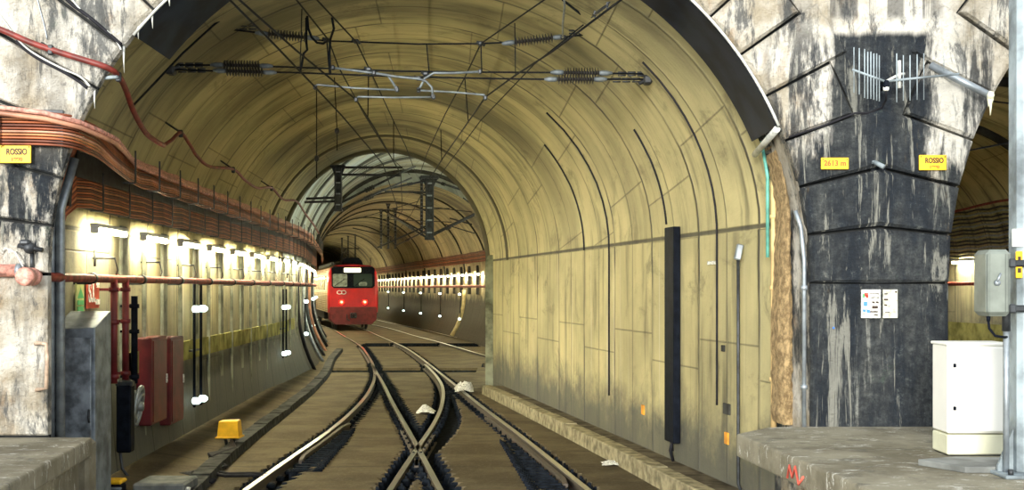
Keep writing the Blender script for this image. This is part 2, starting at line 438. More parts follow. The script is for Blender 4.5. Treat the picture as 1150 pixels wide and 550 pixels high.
ORD = ['nearest', 'second', 'third', 'fourth', 'fifth', 'sixth', 'seventh', 'eighth', 'ninth', 'tenth', 'eleventh', 'twelfth', 'thirteenth', 'fourteenth', 'fifteenth', 'sixteenth', 'seventeenth', 'eighteenth', 'nineteenth', 'twentieth', 'twenty-first', 'twenty-second', 'twenty-third', 'twenty-fourth', 'twenty-fifth', 'twenty-sixth']

ORD += ['%d%s' % (n, {1: 'st', 2: 'nd', 3: 'rd'}.get(n % 10, 'th')) for n in range(27, 60)]
# ------------------------------------------------------------------ plan of the place
YP, YI, YE, YC = 11.2, 12.2, 28.8, 48.0      # portal face, lining start, end of narrow bore, end of chamber
TL = [(12.2, -4.61), (28.8, -5.46), (34, -5.95), (48, -7.85), (60, -9.75), (67, -10.95), (81, -13.9), (102, -18.4), (135, -25.6)]
TR = [(12.2, 2.61), (28.8, -.54)]
TRC = [(28.8, 3.6), (48, -.25)]
TRF = [(48, -.3), (54.5, -1.46), (67, -4.1), (74, -5.65), (102, -11.2), (135, -17.9)]
TL2 = [(12.2, 4.05), (26, 4.3), (50, 4.3)]
TR2 = [(12.2, 10.95), (20, 11.9), (36, 10.6), (50, 9.2)]
XL = lambda Y: interp(Y, TL)
XR = lambda Y: interp(Y, TR)
XRF = lambda Y: interp(Y, TRF)
XR2 = lambda Y: interp(Y, TR2)
ZS = 2.9
def section(Y, xl, xr, b, zs=ZS, zb=0.0, foot=0.0, na=44):
    """returns (left wall pts, arch pts, right wall pts) bottom to bottom"""
    c = (xl+xr)/2; a = (xr-xl)/2; n = 9
    lw = []; rw = []
    for i in range(n+1):
        z = zb+(zs-zb)*i/n; q = max(0, 1-(z-zb)/(zs*.66)); fl = foot*q*q
        lw.append((xl+fl, Y, z)); rw.append((xr-fl, Y, z))
    ar = [(c-a*math.cos(PI*i/na), Y, zs+b*math.sin(PI*i/na)) for i in range(na+1)]
    return lw, ar, rw[::-1]
def loft(name, secs, mats, y2mat=None, pick=None):
    mb = MB(); n = len(secs[0]); uv = []
    for sct in secs:
        L = 0
        for i, p in enumerate(sct):
            if i: L += (Vector(p)-Vector(sct[i-1])).length
            mb.v.append(p); uv.append((L if len(sct) < 20 else L, p[1]))
    for j in range(len(secs)-1):
        for i in range(n-1):
            mb.f.append((j*n+i, j*n+i+1, (j+1)*n+i+1, (j+1)*n+i)); mb.sm.append(True)
            mb.mi.append(pick(i, j, secs) if pick else 0)
    mb.uv = uv
    return struct(mb.build(name, mats))
def ys(a, b, st):
    n = max(1, round((b-a)/st)); return [a+(b-a)*i/n for i in range(n+1)]

# ------------------------------------------------------------------ near bore
B0, B1 = 2.96, 2.64
bn = lambda Y: B0+(B1-B0)*(Y-YI)/(YE-YI)
secs = [section(y, XL(y), XR(y), bn(y), zb=-.05) for y in ys(YI, YE, .9)]
loft('ceiling', [s_[1] for s_ in secs], 'vault')
loft('wall_right', [s_[2] for s_ in secs], 'vault')
# left wall: all the way round the bend
lsecs = [section(y, XL(y), XL(y)+7, 3, zb=-.05, foot=.12+.5*min(1, max(0, (y-26)/10)))[0] for y in ys(YI, 135, 1.0)]
loft('wall_left', lsecs, ['wall_left', 'vault_deep'], pick=lambda i, j, s: 0 if s[j][0][1] < 33 else 1)
# chamber behind the narrow bore
csecs = [section(y, XL(y), interp(y, TRC), 3.75+(y-YE)*.012, zb=-.05) for y in ys(YE+.3, YC, 1.2)]
loft('ceiling', [s_[1] for s_ in csecs], 'vault_far')
loft('wall_right', [s_[2] for s_ in csecs], 'vault_far')
# bulkheads
def bulk(name, A, Bp, m):
    return loft(name, [[tuple(p) for p in A], [tuple(p) for p in Bp]], m)
full = lambda s_: s_[0]+s_[1]+s_[2]
bulk('wall_back', full(section(YE, XL(YE), XR(YE), B1, zb=-.05)), full(section(YE+.3, XL(YE+.3), interp(YE+.3, TRC), 3.75, zb=-.05)), 'vault')
fsecs = [section(y, XL(y), XRF(y), 3.5, zb=-.05, foot=.6) for y in ys(YC, 135, 1.5)]
bulk('wall_back', full(csecs[-1]), full(fsecs[0]), 'vault_far')
loft('ceiling', [s_[1] for s_ in fsecs], 'vault_deep')
loft('wall_right', [s_[2] for s_ in fsecs], 'vault_deep')
mb = MB(); mb.add([(-32, 135, -1), (-10, 135, -1), (-10, 135, 9), (-32, 135, 9)], [(0, 1, 2, 3)]); struct(mb.build('wall_back', 'vault_deep'))
# twin bore on the right
tsecs = [section(y, interp(y, TL2), XR2(y), 3.0, zb=-.05) for y in ys(YI, 50, 1.5)]
loft('ceiling', [s_[1] for s_ in tsecs], 'vault'); loft('wall_right', [s_[2] for s_ in tsecs], 'wall_left'); loft('wall_left', [s_[0] for s_ in tsecs], 'vault')
mb = MB(); mb.add([(3, 50, -1), (12, 50, -1), (12, 50, 8), (3, 50, 8)], [(0, 1, 2, 3)]); struct(mb.build('wall_back', 'vault_deep'))

# ------------------------------------------------------------------ portal wall
C1X, C2X, PZ, PR = -.755, 7.43, 2.42, 3.466
MIDX = (C1X+C2X)/2
def portal_legs(c, n=44):
    lw = [(c-PR, YP, PZ*i/9-.05) for i in range(10)]; 
    ar = [(c-PR*math.cos(PI*i/n), YP, PZ+PR*math.sin(PI*i/n)) for i in range(n+1)]
    rw = [(c+PR, YP, PZ*(9-i)/9-.05) for i in range(10)]
    return lw, ar, rw
for c, inner in ((C1X, section(YI, XL(YI), XR(YI), B0, zb=-.05)), (C2X, section(YI, 4.05, 10.95, 3.0, zb=-.05))):
    a = portal_legs(c)
    loft('wall_portal_reveal', [full(a), full(inner)], 'rough')
def arch_z(x):
    for c in (C1X, C2X):
        if abs(x-c) < PR: return PZ+math.sqrt(PR*PR-(x-c)**2)
    return -.05
mb = MB(); TOP = 8.6
xs = sorted(set([-9, C1X-PR-1e-4, C1X-PR+1e-4, C1X+PR-1e-4, C1X+PR+1e-4, C2X-PR-1e-4, C2X-PR+1e-4, C2X+PR-1e-4, C2X+PR+1e-4, 16]+[C1X+PR*math.cos(PI*i/60)*.9999 for i in range(61)]+[C2X+PR*math.cos(PI*i/60)*.9999 for i in range(61)]))
for x0, x1 in zip(xs, xs[1:]):
    z0, z1 = arch_z(x0), arch_z(x1)
    if abs(x1-x0) < 1e-3: continue
    mb.m = 1; mb.add([(x0, YP+.05, z0), (x1, YP+.05, z1), (x1, YP+.05, TOP), (x0, YP+.05, TOP)], [(0, 1, 2, 3)]); mb.m = 0
    mb.add([(x0, YI, TOP), (x1, YI, TOP), (x1, YP+.05, TOP), (x0, YP+.05, TOP)], [(0, 1, 2, 3)])
def ring_z(x, q=4.14):
    z = 0
    for c in (C1X, C2X):
        if abs(x-c) < q: z = max(z, PZ+math.sqrt(q*q-(x-c)**2))
    return z
xs2 = [-9+.06*i for i in range(418)]
for x0, x1 in zip(xs2, xs2[1:]):
    if x0 < C1X: continue
    z0, z1 = ring_z(x0), ring_z(x1)
    mb.add([(x0, YP-.002, z0), (x1, YP-.002, z1), (x1, YP-.002, TOP), (x0, YP-.002, TOP)], [(0, 1, 2, 3)])
    mb.add([(x0, YP-.002, z0), (x1, YP-.002, z1), (x1, YP+.05, z1), (x0, YP+.05, z0)], [(0, 1, 2, 3)])
# voussoirs and courses as real chamfered blocks
def vouss(c, a0, a1, ro, side, mbk, mid=None):
    a0 += .20; a1 -= .20
    p = []
    for i in range(5):
        a = math.radians(a0+(a1-a0)*i/4); p.append((c+side*PR*math.cos(a), PZ+PR*math.sin(a)))
    for i in (1, 0):
        a = math.radians(a0+(a1-a0)*i); r = ro
        if mid is not None and abs(math.cos(a)) > 1e-6:
            r = min(ro, (abs(mid-c)-.012)/math.cos(a))
        p.append((c+side*r*math.cos(a), PZ+r*math.sin(a)))
    mbk.prism(p, YP-.02-random.uniform(0, .03), YP+.06, .035, .04)
for k in range(12):
    a0 = -1.3+7.3*k; ro = 4.12 if k % 2 else 4.30
    if a0 > 86: break
    if k < 3:
        h = []
        for aa in (a0+.2, a0+7.1):
            r_ = math.radians(aa); h.append((PZ+PR*math.sin(r_), C1X+PR*math.cos(r_), PZ+(MIDX-C1X)*math.tan(r_)))
        (zb, xb, mb_), (zt_, xt, mt) = h
        mb.prism([(xb, zb), (MIDX, mb_), (2*MIDX-xb, zb), (2*MIDX-xt, zt_), (MIDX, mt), (xt, zt_)], YP-.03-random.uniform(0, .03), YP+.06, .035, .04)
    else:
        vouss(C1X, a0, a0+7.3, ro if k < 10 else 4.1, 1, mb, MIDX)
        vouss(C2X, a0, a0+7.3, ro if k < 10 else 4.1, -1, mb, MIDX)
    vouss(C2X, a0, a0+7.3, 4.2, 1, mb)
mb.prism([(C1X+PR, .98), (C2X-PR, .98), (C2X-PR, 2.335), (C1X+PR, 2.335)], YP-.03, YP+.06, .03, .02)
# ashlar between the arches, above the voussoirs
for r in range(6):
    z0 = 5.05+r*.42
    hw = .42 if z0 < 5.1 else .52+max(0, (z0-5.05))*.75
    n = 2 if r % 2 else 3
    for q in range(n):
        x0 = MIDX-hw+2*hw*q/n
        mb.prism([(x0+.006, z0), (x0+2*hw/n-.006, z0), (x0+2*hw/n-.006, z0+.408), (x0+.006, z0+.408)], YP-.03, YP+.06, .012, .008)
struct(mb.build('wall_portal', ['stone', 'mortar']))
mb = MB()
for k in range(12):
    a0 = .1+7.3*k
    vouss(C1X, a0, a0+7.3, 4.9 if k % 2 else 5.2, -1, mb)
# courses of the left pier
zt = PZ+.006
for (z0, z1) in ((.96, 2.41),):
    mb.prism([(-6.9, z0), (C1X-PR, z0), (C1X-PR, z1), (-6.9, z1)], YP-.03, YP+.06, .03, .02)
struct(mb.build('wall_portal_left', 'stone_left'))
# black sheet lining the reveal, with its light outer edge
mb = MB()
def sheet_pt(t, r, y): a = math.radians(t); return (C1X+r*math.cos(a), y, PZ+r*math.sin(a))
N = 60; T0, T1 = 23.0, 141.0
for part, (y0, y1) in enumerate(((YP-.02, YI+.02),)):
    for i in range(N):
        ta = T0+(T1-T0)*i/N; tb = T0+(T1-T0)*(i+1)/N
        vs = [sheet_pt(ta, PR-.01, y0), sheet_pt(tb, PR-.01, y0), sheet_pt(tb, PR-.035, y1), sheet_pt(ta, PR-.035, y1),
              sheet_pt(ta, PR-.03, y0), sheet_pt(tb, PR-.03, y0), sheet_pt(tb, PR-.055, y1), sheet_pt(ta, PR-.055, y1)]
        mb.add(vs, [(0, 1, 2, 3), (4, 7, 6, 5), (0, 4, 5, 1), (3, 2, 6, 7)], False)
t = tag(mb.build('arch_sheet', 'membrane'), 'black bitumen sheet lining the underside of the stone portal arch', 'waterproof sheet')
mb = MB(); mb.tube([sheet_pt(T0+(T1-T0)*i/N, PR-.015, YP-.045) for i in range(N+1)], .014, 6)
mb.build('edge_strip', 'edge', t)
mb = MB(); q0 = Vector(sheet_pt(T0-.3, PR-.03, YP)); q1 = Vector(sheet_pt(T0-2.2, PR-.08, YI))
mb.tube([q0, q0.lerp(q1, .5), q1], .032, 8)
mb.build('end_strip', 'edge', t)

# ------------------------------------------------------------------ rails in plan
R1 = [(9.5, 1.53), (14, .87), (18.3, .27), (25, -.76), (29.4, -1.38), (35.3, -2.25), (41, -3.08), (47.4, -4.1), (53, -5.2), (60, -6.6), (69, -8.35), (81, -11.45), (100, -15.7), (130, -22.2)]
L2 = [(9.5, -3.05), (14, -3.05), (17, -3.0), (20, -2.92), (24.6, -3.02), (28.1, -3.22), (32, -3.56), (36.9, -4.16), (42.3, -4.97), (48.1, -5.87), (54.7, -7.2), (60, -8.3), (69, -10.05), (81, -13.15), (100, -17.4), (130, -23.9)]
R2 = [(9.5, -1.4), (14, -1.4), (18.1, -1.36), (19.2, -1.34), (21.7, -1.31), (25, -1.4), (28.1, -1.56), (30.5, -1.78), (34.5, -2.26), (37, -2.62)]
L1 = [(9.5, -.16), (14, -.815), (18.3, -1.44), (25, -2.45), (29.4, -3.07), (34.6, -3.86), (37, -4.22)]
R3 = [(31, 1.9), (36, .55), (42.9, -1.15), (49, -2.4), (53.8, -3.45), (60, -4.9), (69, -6.75), (81, -9.8), (100, -14.0), (130, -20.5)]
R4 = [(x[0], x[1]+1.67) for x in R3]
R3 = [(a, b+.0) for a, b in R3]
def smooth_line(tab, st=.5):
    Y = np.arange(tab[0][0], tab[-1][0]+1e-6, st); ya = [a for a, b in tab]; xa = [b for a, b in tab]
    X = np.interp(Y, ya, xa)
    k = max(1, int(2.0/st)); pad = np.concatenate([2*X[0]-X[k:0:-1], X, 2*X[-1]-X[-2:-k-2:-1]]); X = np.convolve(pad, np.ones(2*k+1)/(2*k+1), 'valid')
    return [(float(x), float(y)) for x, y in zip(X, Y)]
RP = {k: smooth_line(v) for k, v in dict(R1=R1, L2=L2, R2=R2, L1=L1, R3=R3, R4=R4).items()}
prof = [(-.035, 0), (.035, 0), (.036, -.035), (.012, -.05), (.010, -.12), (.07, -.135), (.07, -.15), (-.07, -.15), (-.07, -.135), (-.010, -.12), (-.012, -.05), (-.036, -.035)]
def rail_mesh(line, name, m='rail', parent=None, sc=1.0, z=0.0):
    mb = MB(); n = len(prof); vs = []
    for i, (x, y) in enumerate(line):
        a = line[max(0, i-1)]; b = line[min(len(line)-1, i+1)]; t = Vector((b[0]-a[0], b[1]-a[1])).normalized()
        for (u, h) in prof: vs.append((x+t.y*u*sc, y-t.x*u*sc, h+z))
    fs = []
    for i in range(len(line)-1):
        for a in range(n): fs.append((i*n+a, i*n+(a+1) % n, (i+1)*n+(a+1) % n, (i+1)*n+a))
    fs.append(tuple(range(n))); fs.append(tuple((len(line)-1)*n+a for a in range(n)))
    mb.add(vs, fs); return mb.build(name, m, parent)
# ------------------------------------------------------------------ floor: one height field with the rail troughs sunk into it
def dist_x(line, X, Yv):
    xs_ = np.array([p[0] for p in line]); ys_ = np.array([p[1] for p in line])
    c = np.interp(Yv, ys_, xs_, left=99, right=99); return X-c
nx, ny = 340, 640
Xg = np.linspace(-6.2, 3.6, nx); Yg = 11.0+ (52-11.0)*(np.linspace(0, 1, ny)**1.35)
XX, YY = np.meshgrid(Xg, Yg)
cut = np.zeros_like(XX)
saw = ((YY/.36) % 1.0)
for nm, sg in (('R1', -1), ('L2', 1), ('R2', -1), ('L1', 1)):
    d = dist_x(RP[nm], XX, YY)*sg            # >0 towards the gauge side
    inner = .19+.13*saw
    if nm == 'L2': inner = inner+.22*np.exp(-((YY-17.5)/2.6)**2)
    if nm == 'R1': inner = inner+.30*np.exp(-((YY-15.5)/2.0)**2)
    if nm == 'R2': inner = inner*.8; 
    outer = .13+.07*saw
    if nm == 'R2': outer = outer+.28*np.exp(-((YY-21)/4.5)**2)
    m_ = np.clip((inner-d)/.03, 0, 1)*np.clip((d+outer)/.03, 0, 1)
    cut = np.maximum(cut, m_)
for nm in ('R3', 'R4'):
    d = dist_x(RP[nm], XX, YY); m_ = np.clip((.2-np.abs(d))/.03, 0, 1); cut = np.maximum(cut, m_)
for yc, x0, x1, hw_ in ((34.9, -5.4, -1.0, .9), (50.3, -7.2, 3.0, 1.4), (37.2, -.9, .6, 1.0)):
    m_ = np.clip((hw_-np.abs(YY-yc))/.05, 0, 1)*(XX > x0)*(XX < x1); cut = np.maximum(cut, m_)
cut[-1, :] = 0; cut[0, :] = 0; cut[:, 0] = 0; cut[:, -1] = 0
ZZ = -.035-.15*cut
mb = MB(); mb.v = [(float(a), float(b), float(c)) for a, b, c in zip(XX.ravel(), YY.ravel(), ZZ.ravel())]
q = np.arange(nx*ny).reshape(ny, nx)
fa = np.stack([q[:-1, :-1], q[:-1, 1:], q[1:, 1:], q[1:, :-1]], -1).reshape(-1, 4)
cm = (cut[:-1, :-1]+cut[1:, 1:]+cut[:-1, 1:]+cut[1:, :-1]).ravel()/4
mb.f = [tuple(int(i) for i in r) for r in fa]; mb.mi = [1 if c > .4 else 0 for c in cm]; mb.sm = [False]*len(mb.f)
struct(mb.build('floor', ['floor', 'trench']))
mb = MB()
for y0, y1, xa, xb in ((-6, 11.0, -9, 16), (11.0, 52, -14, -6.2), (11.0, 52, 3.6, 16), (52, 136, -32, 14)):
    mb.m = 1 if y0 < 0 else 0
    mb.add([(xa, y0, -.035), (xb, y0, -.035), (xb, y1, -.035), (xa, y1, -.035)], [(0, 1, 2, 3)])
mb.m = 2; mb.add([(-33, -6, -.4), (17, -6, -.4), (17, 137, -.4), (-33, 137, -.4)], [(0, 1, 2, 3)])  # unseen plane added below the floor to block light leaks
struct(mb.build('floor', ['floor', 'yard', 'grime']))
names = {'R1': 'right running rail of the track that leads to the red train', 'L2': 'left curved running rail beside the yellow box', 'R2': 'inner curved rail crossing the straight rail in the foreground',
         'L1': 'straight inner rail crossing the curved rail in the foreground', 'R3': 'left rail of the side track joining behind the wall end', 'R4': 'right rail of the side track behind the wall end'}
for kx, line in RP.items():
    t = thing('running_rail', names[kx], 'rail', (line[0][0], line[0][1], -.15))
    rail_mesh(line, 'rail', 'rail', t)
    if kx in ('R3', 'R4'): continue
    sg = {'R1': 1, 'L2': -1, 'R2': 1, 'L1': -1}[kx]
    mb = MB(); fb = MB(); y = 12.2
    while y < 38:
        x = float(np.interp(y, [p[1] for p in line], [p[0] for p in line]))
        mb.bbox((x+sg*.095, y, -.075), (.11, .11, .10), .02); mb.tube([(x+sg*.10, y, -.09), (x+sg*.10, y, .012)], .016, 6)
        if kx in ('L2', 'R1') : mb.bbox((x-sg*.10, y, -.11), (.10, .11, .07), .02)
        y += .55
    o = mb.build('fastenings', 'trench', t); o['kind'] = 'stuff'
# check rails and combs of dark ribs on their inner side
def offset(line, d, y0, y1):
    return [(x+d, y) for x, y in line if y0 <= y <= y1]
def flare(l, d, n=2):
    l = list(l); l[0] = (l[0][0]+d, l[0][1]); l[-1] = (l[-1][0]+d, l[-1][1]); return l
for nm, d, y0, y1, fl, lab in (('L2', .11, 16.4, 21, .06, 'short check rail inside the left curved rail'), ('R1', -.11, 14.4, 22, -.06, 'short check rail inside the right running rail')):
    ln = flare([(x+d, y) for x, y in RP[nm] if y0 <= y <= y1], fl)
    tag(rail_mesh(ln, 'check_rail', 'rail', None, .8, -.012), lab, 'rail')
for nm, d, y0, y1, lab in (('R2', .10, 15.6, 19.6, 'wing rail on the right of the rail crossing'), ('L1', -.10, 15.8, 20.0, 'wing rail on the left of the rail crossing')):
    pts = [(x+d*(1.4 if i == 0 else 1), y) for i, (x, y) in enumerate([p for p in RP[nm] if y0 <= p[1] <= y1])]
    tag(rail_mesh(pts, 'wing_rail', 'rail', None, .7, -.014), lab, 'rail')
for nm, sg, y0, y1, wmax, lab in (('R1', -1, 13.6, 18.5, .52, 'black ribbed plates fanned along the right rail'), ('L2', 1, 15.6, 20.2, .42, 'black ribbed plates fanned along the left curved rail')):
    t = thing('ribbed_plate_row', lab, 'track plates', (0, (y0+y1)/2, -.1)); y = y0; i = 0
    while y < y1:
        x = float(np.interp(y, [p[1] for p in RP[nm]], [p[0] for p in RP[nm]]))
        wd = wmax*(1-.55*(y-y0)/(y1-y0)); mb = MB()
        mb.prism([(x+sg*.19, -.17), (x+sg*(.19+wd), -.17), (x+sg*(.19+wd), .03), (x+sg*(.15+wd*.75), -.03), (x+sg*.19, -.03)], y, y+.05)
        mb.build('plate', 'trench', t); y += .21; i += 1
# ------------------------------------------------------------------ kerb, walkways, platforms
KB = [(11.5, 2.22), (14.07, 1.74), (16.3, 1.36), (21.4, .42), (27.0, -.66)]
XK = lambda y: interp(y, KB)
mb = MB(); yy = 11.5; i = 0
while yy < 27:
    y1 = min(yy+1.55, 27.0); a, b = XK(yy), XK(y1)
    jz = random.uniform(-.008, .008)
    mb.add([(a, yy+.012, -.06), (a+.20, yy+.012, -.06), (a+.20, yy+.012, .17+jz), (a+.012, yy+.012, .17+jz), (a, yy+.012, .158+jz),
            (b, y1-.012, -.06), (b+.20, y1-.012, -.06), (b+.20, y1-.012, .17+jz), (b+.012, y1-.012, .17+jz), (b, y1-.012, .158+jz)],
           [(0, 1, 2, 3, 4), (5, 6, 7, 8, 9), (0, 5, 9, 4), (4, 9, 8, 3), (3, 8, 7, 2), (0, 1, 6, 5)])
    yy = y1
struct(mb.build('trim_1', 'curb'))
mb = MB(); Y_ = ys(11.5, 27, .8)
for a, b in zip(Y_, Y_[1:]):
    mb.add([(XK(a)+.18, a, .150), (XR(a)+.05, a, .150), (XR(b)+.05, b, .150), (XK(b)+.18, b, .150)], [(0, 1, 2, 3)])
mb.add([(XK(27), 27, -.05), (XR(27)+.05, 27, -.05), (XR(27)+.05, 27, .15), (XK(27), 27, .15)], [(0, 1, 2, 3)])
mb.add([(XK(27), 27, -.03), (XR(27)+.05, 27, -.03), (XR(28.8), 28.8, -.03), (XK(28.8), 28.8, -.03)], [(0, 1, 2, 3)])
struct(mb.build('floor_walkway', 'walk'))
# end pilaster of the right wall
mb = MB(); xe = XR(28.6)
mb.prism([(xe-.11, -.05), (xe+.1, -.05), (xe+.1, 3.05), (xe-.05, 3.05), (xe-.11, 2.9)], 28.25, 28.82, .01, .01)
struct(mb.build('trim_2', mat('green grey pilaster', (.20, .21, .14), .85, 0, .6, 3)))
# left strip floor and the duct along it
DU = [(13.4, -3.58), (15.5, -3.80), (18.5, -4.02), (21.8, -4.19), (26.6, -4.45), (32.6, -4.95), (39, -5.75), (45.3, -6.35)]
mb = MB(); Y_ = ys(12.4, 45, 1)
for a, b in zip(Y_, Y_[1:]):
    xa, xb = (interp(max(13.4, q), DU)-.05 for q in (a, b))
    mb.add([(XL(a), a, .16), (xa, a, .03), (xb, b, .03), (XL(b), b, .16), (xa, a, -.04), (xb, b, -.04)], [(0, 1, 2, 3), (1, 4, 5, 2)])
struct(mb.build('floor_left_strip', 'floor'))
mb = MB(); line = smooth_line(DU, .6)
for (xa, ya), (xb, yb) in zip(line, line[1:]):
    h = .085+random.uniform(-.012, .012)
    mb.add([(xa-.13, ya+.01, -.05), (xa-.11, ya+.01, h), (xa+.11, ya+.01, h), (xa+.13, ya+.01, -.05), (xb-.13, yb-.01, -.05), (xb-.11, yb-.01, h), (xb+.11, yb-.01, h), (xb+.13, yb-.01, -.05)],
           [(0, 1, 2, 3), (7, 6, 5, 4), (0, 4, 5, 1), (1, 5, 6, 2), (2, 6, 7, 3)])
tag(mb.build('cable_duct', mat('dark grey duct covers', (.05, .052, .05), .8, 0, .5, 5)), 'dark grey covered cable duct winding along the left side of the tracks', 'cable duct')

def platform(name, top, z, th, sup, m='slabwall'):
    mb = MB(); mb.slab(top, z-th, z)
    o = struct(mb.build(name, m, bevel=.02))
    mb = MB(); mb.slab(sup, -.05, z-th+.01); struct(mb.build('wall_platform', 'slabwall'))
platform('floor_platform_right', [(1.94, 10.62), (2.30, 11.1), (2.72, 11.19), (13, 11.19), (13, 3), (2.50, 3), (2.24, 7.67)], 1.04, .20,
         [(2.65, 10.8), (2.95, 11.19), (13, 11.19), (13, 3), (3.2, 3), (2.95, 7.67)])
platform('floor_platform_left', [(-9, 11.19), (-3.82, 11.19), (-3.80, 11.05), (-3.47, 8.3), (-3.1, 4.5), (-9, 4.5)], .94, .17,
         [(-9, 11.19), (-3.92, 11.19), (-3.72, 9.4), (-3.42, 4.5), (-9, 4.5)])
mb = MB(); mb.bbox((-3.93, 11.22, .42), (.20, .24, .98), .03); struct(mb.build('trim_3', 'slabwall'))

# ------------------------------------------------------------------ cable bundles, left wall
def wall_path(y0, y1, off, z, side=-1, xf=XL, st=1.1, sag=.018, seed=0, sl=0.0):
    pts = []; rnd = random.Random(seed); y = y0
    while y <= y1+1e-6:
        for q in (0, .5):
            if y+q*st > y1+1e-6: break
            pts.append((xf(y+q*st)-side*off+rnd.uniform(-.006, .006), y+q*st, z-(sag if q else 0)+rnd.uniform(-.005, .005)))
        y += st
    return pts
def inset_z(z):                 # how far the vault leans in at height z
    t = max(0, z-ZS)/2.9
    return 3.3*(1-math.sqrt(max(0, 1-t*t)))
YB = 33.0
for i in range(11):                  # upper bundle: along the pier front, round the corner, then along the wall
    z = 3.46+.027*i; off = .10+inset_z(z)+.32-.012*i; z2 = 3.60+.028*i
    pts = [(-7.2, YP-.13-.012*(i % 3), z2-.02), (-5.6, YP-.13-.012*(i % 3), z2), (-4.5, YP-.15, z2-.005), (-4.12, YP-.14, z2-.015), (-3.97, YP-.05, z2-.03), (-3.93+.012*i*0, YP+.2, z2-.05), (-3.96, YP+.6, z2-.06)]
    wp = [p for p in wall_path(YI+.2, 60, off, z, seed=5) ]
    mb = MB(); mb.tube(curve([Vector(p) for p in pts]+[Vector((XL(YI)+off+.12, YI+.3, z+.01)), Vector(wp[2])], 5)[:-1]+[Vector(p) for p in wp[2:]], .0108, 6)
    tag(mb.build('power_cable', 'cab%d' % ((i*2+1) % 5)), 'orange brown cable round the left pier, %s from the bottom of the upper bundle' % ('first' if i == 0 else ORD[i]), 'cable', 'orange brown cables in the upper bundle on the left')
for i in range(5):                   # thicker pale ones lying on top of the bundle at the pier
    z2 = 3.87-(.045*(i % 2)); yo = .12+.045*i
    pts = [(-7.2, YP-yo, z2+.04), (-5.6, YP-yo, z2+.05), (-4.55, YP-yo, z2+.03), (-4.15, YP-yo, z2-.02), (-3.92, YP-.05, z2-.07), (-3.84, YP+.3, z2-.11), (-3.86, YP+.8, z2-.12)]
    pts += wall_path(YI+1.3, 33, .50+.01*i, 3.72-.018*i, seed=9+i)
    mb = MB(); mb.tube(pts, .022, 7)
    tag(mb.build('power_cable', 'cab4' if i % 2 else 'pinkish'), 'thick pale orange cable on top of the pier bundle, %s out from the stone' % ('first' if i == 0 else ORD[i]), 'cable', 'thick cables on top of the upper bundle')
for i in range(13):                  # lower bundle, its ends curling up at the portal
    z = 3.15+.029*i; off = .20
    pts = [(XL(12.4)+.05, 12.45, z-.30+.01*i), (XL(12.4)+.10, 12.45+.01*i, z-.12), (XL(12.5)+.16, 12.6, z-.02)]
    pts += wall_path(13.0, 60, off, z, seed=11, sag=.012)
    mb = MB(); mb.tube(pts, .0108, 6)
    tag(mb.build('power_cable', 'cab%d' % ((i*3+1) % 4)), 'orange brown cable above the left lamps, %s from the bottom of the lower bundle' % ('first' if i == 0 else ORD[i]), 'cable', 'orange brown cables in the lower bundle on the left')
k_ = 0
for z, hgt, off, what in ((3.60, .34, .12, 'upper'), (3.33, .40, .10, 'lower')):
    mb = MB(); Y_ = ys(YI+.25, 60, 1.0)
    o_ = lambda y: XL(y)+off+inset_z(z)
    for a, b in zip(Y_, Y_[1:]):
        mb.add([(o_(a), a, z-hgt/2), (o_(a)-.02, a, z-hgt/2), (o_(a)-.02, a, z+hgt/2), (o_(a), a, z+hgt/2), (o_(b), b, z-hgt/2), (o_(b)-.02, b, z-hgt/2), (o_(b)-.02, b, z+hgt/2), (o_(b), b, z+hgt/2)],
               [(0, 4, 7, 3), (1, 2, 6, 5), (3, 7, 6, 2), (0, 1, 5, 4)])
    t = tag(mb.build('cable_rack', 'steel_dark'), 'dark steel rack behind the %s bundle of orange brown cables on the left wall' % what, 'cable rack')
    y = 13.2
    while y < 40:
        mb = MB(); xo = XL(y)+inset_z(z)
        d_ = .52 if what == 'upper' else .235
        mb.box((xo+d_-.07, y, z-hgt/2-.005), (.14, .02, .015)); mb.box((xo+d_, y, z), (.014, .022, hgt))
        mb.build('bracket', 'steel_dark', t); y += 1.1
mb = MB(); mb.bbox((-5.6, YP-.105, 3.74), (3.1, .012, .33), .004)  # dark plate added behind the cables to darken their gaps
for x in (-5.6, -4.6): mb.box((x, YP-.19, 3.76), (.02, .012, .36)); mb.box((x, YP-.15, 3.94), (.02, .1, .012))
tag(mb.build('cable_rack', 'steel_dark'), 'steel rack bars and added dark plate that darkens the gaps in the left pier bundle', 'cable rack')
# vertical cable bend and duct at the left portal corner
mb = MB(); mb.tube([(-4.50, 12.05, 1.0), (-4.50, 12.05, 3.05), (-4.44, 12.1, 3.4), (-4.3, 12.05, 3.7)], .05, 8)
tag(mb.build('cable_conduit', mat('rust orange conduit', (.30, .09, .03), .6, 0, .4, 8)), 'rust orange vertical conduit at the left portal corner beside the cable ends', 'conduit')
mb = MB()
for i, (px, r, ytop) in enumerate(((57, .055, 185), (68, .045, 235))):
    p = P(px, ytop, 11.9); mb = MB(); mb.tube([(p.x, 11.9, 0), (p.x, 11.9, p.z), (p.x+.12, 11.95, p.z+.5)], r, 8)
    tag(mb.build('vertical_pipe', 'steel_grey'), ['thick blue grey pipe standing against the left pier', 'thinner blue grey pipe between the pier and the cabinet'][i], 'pipe')

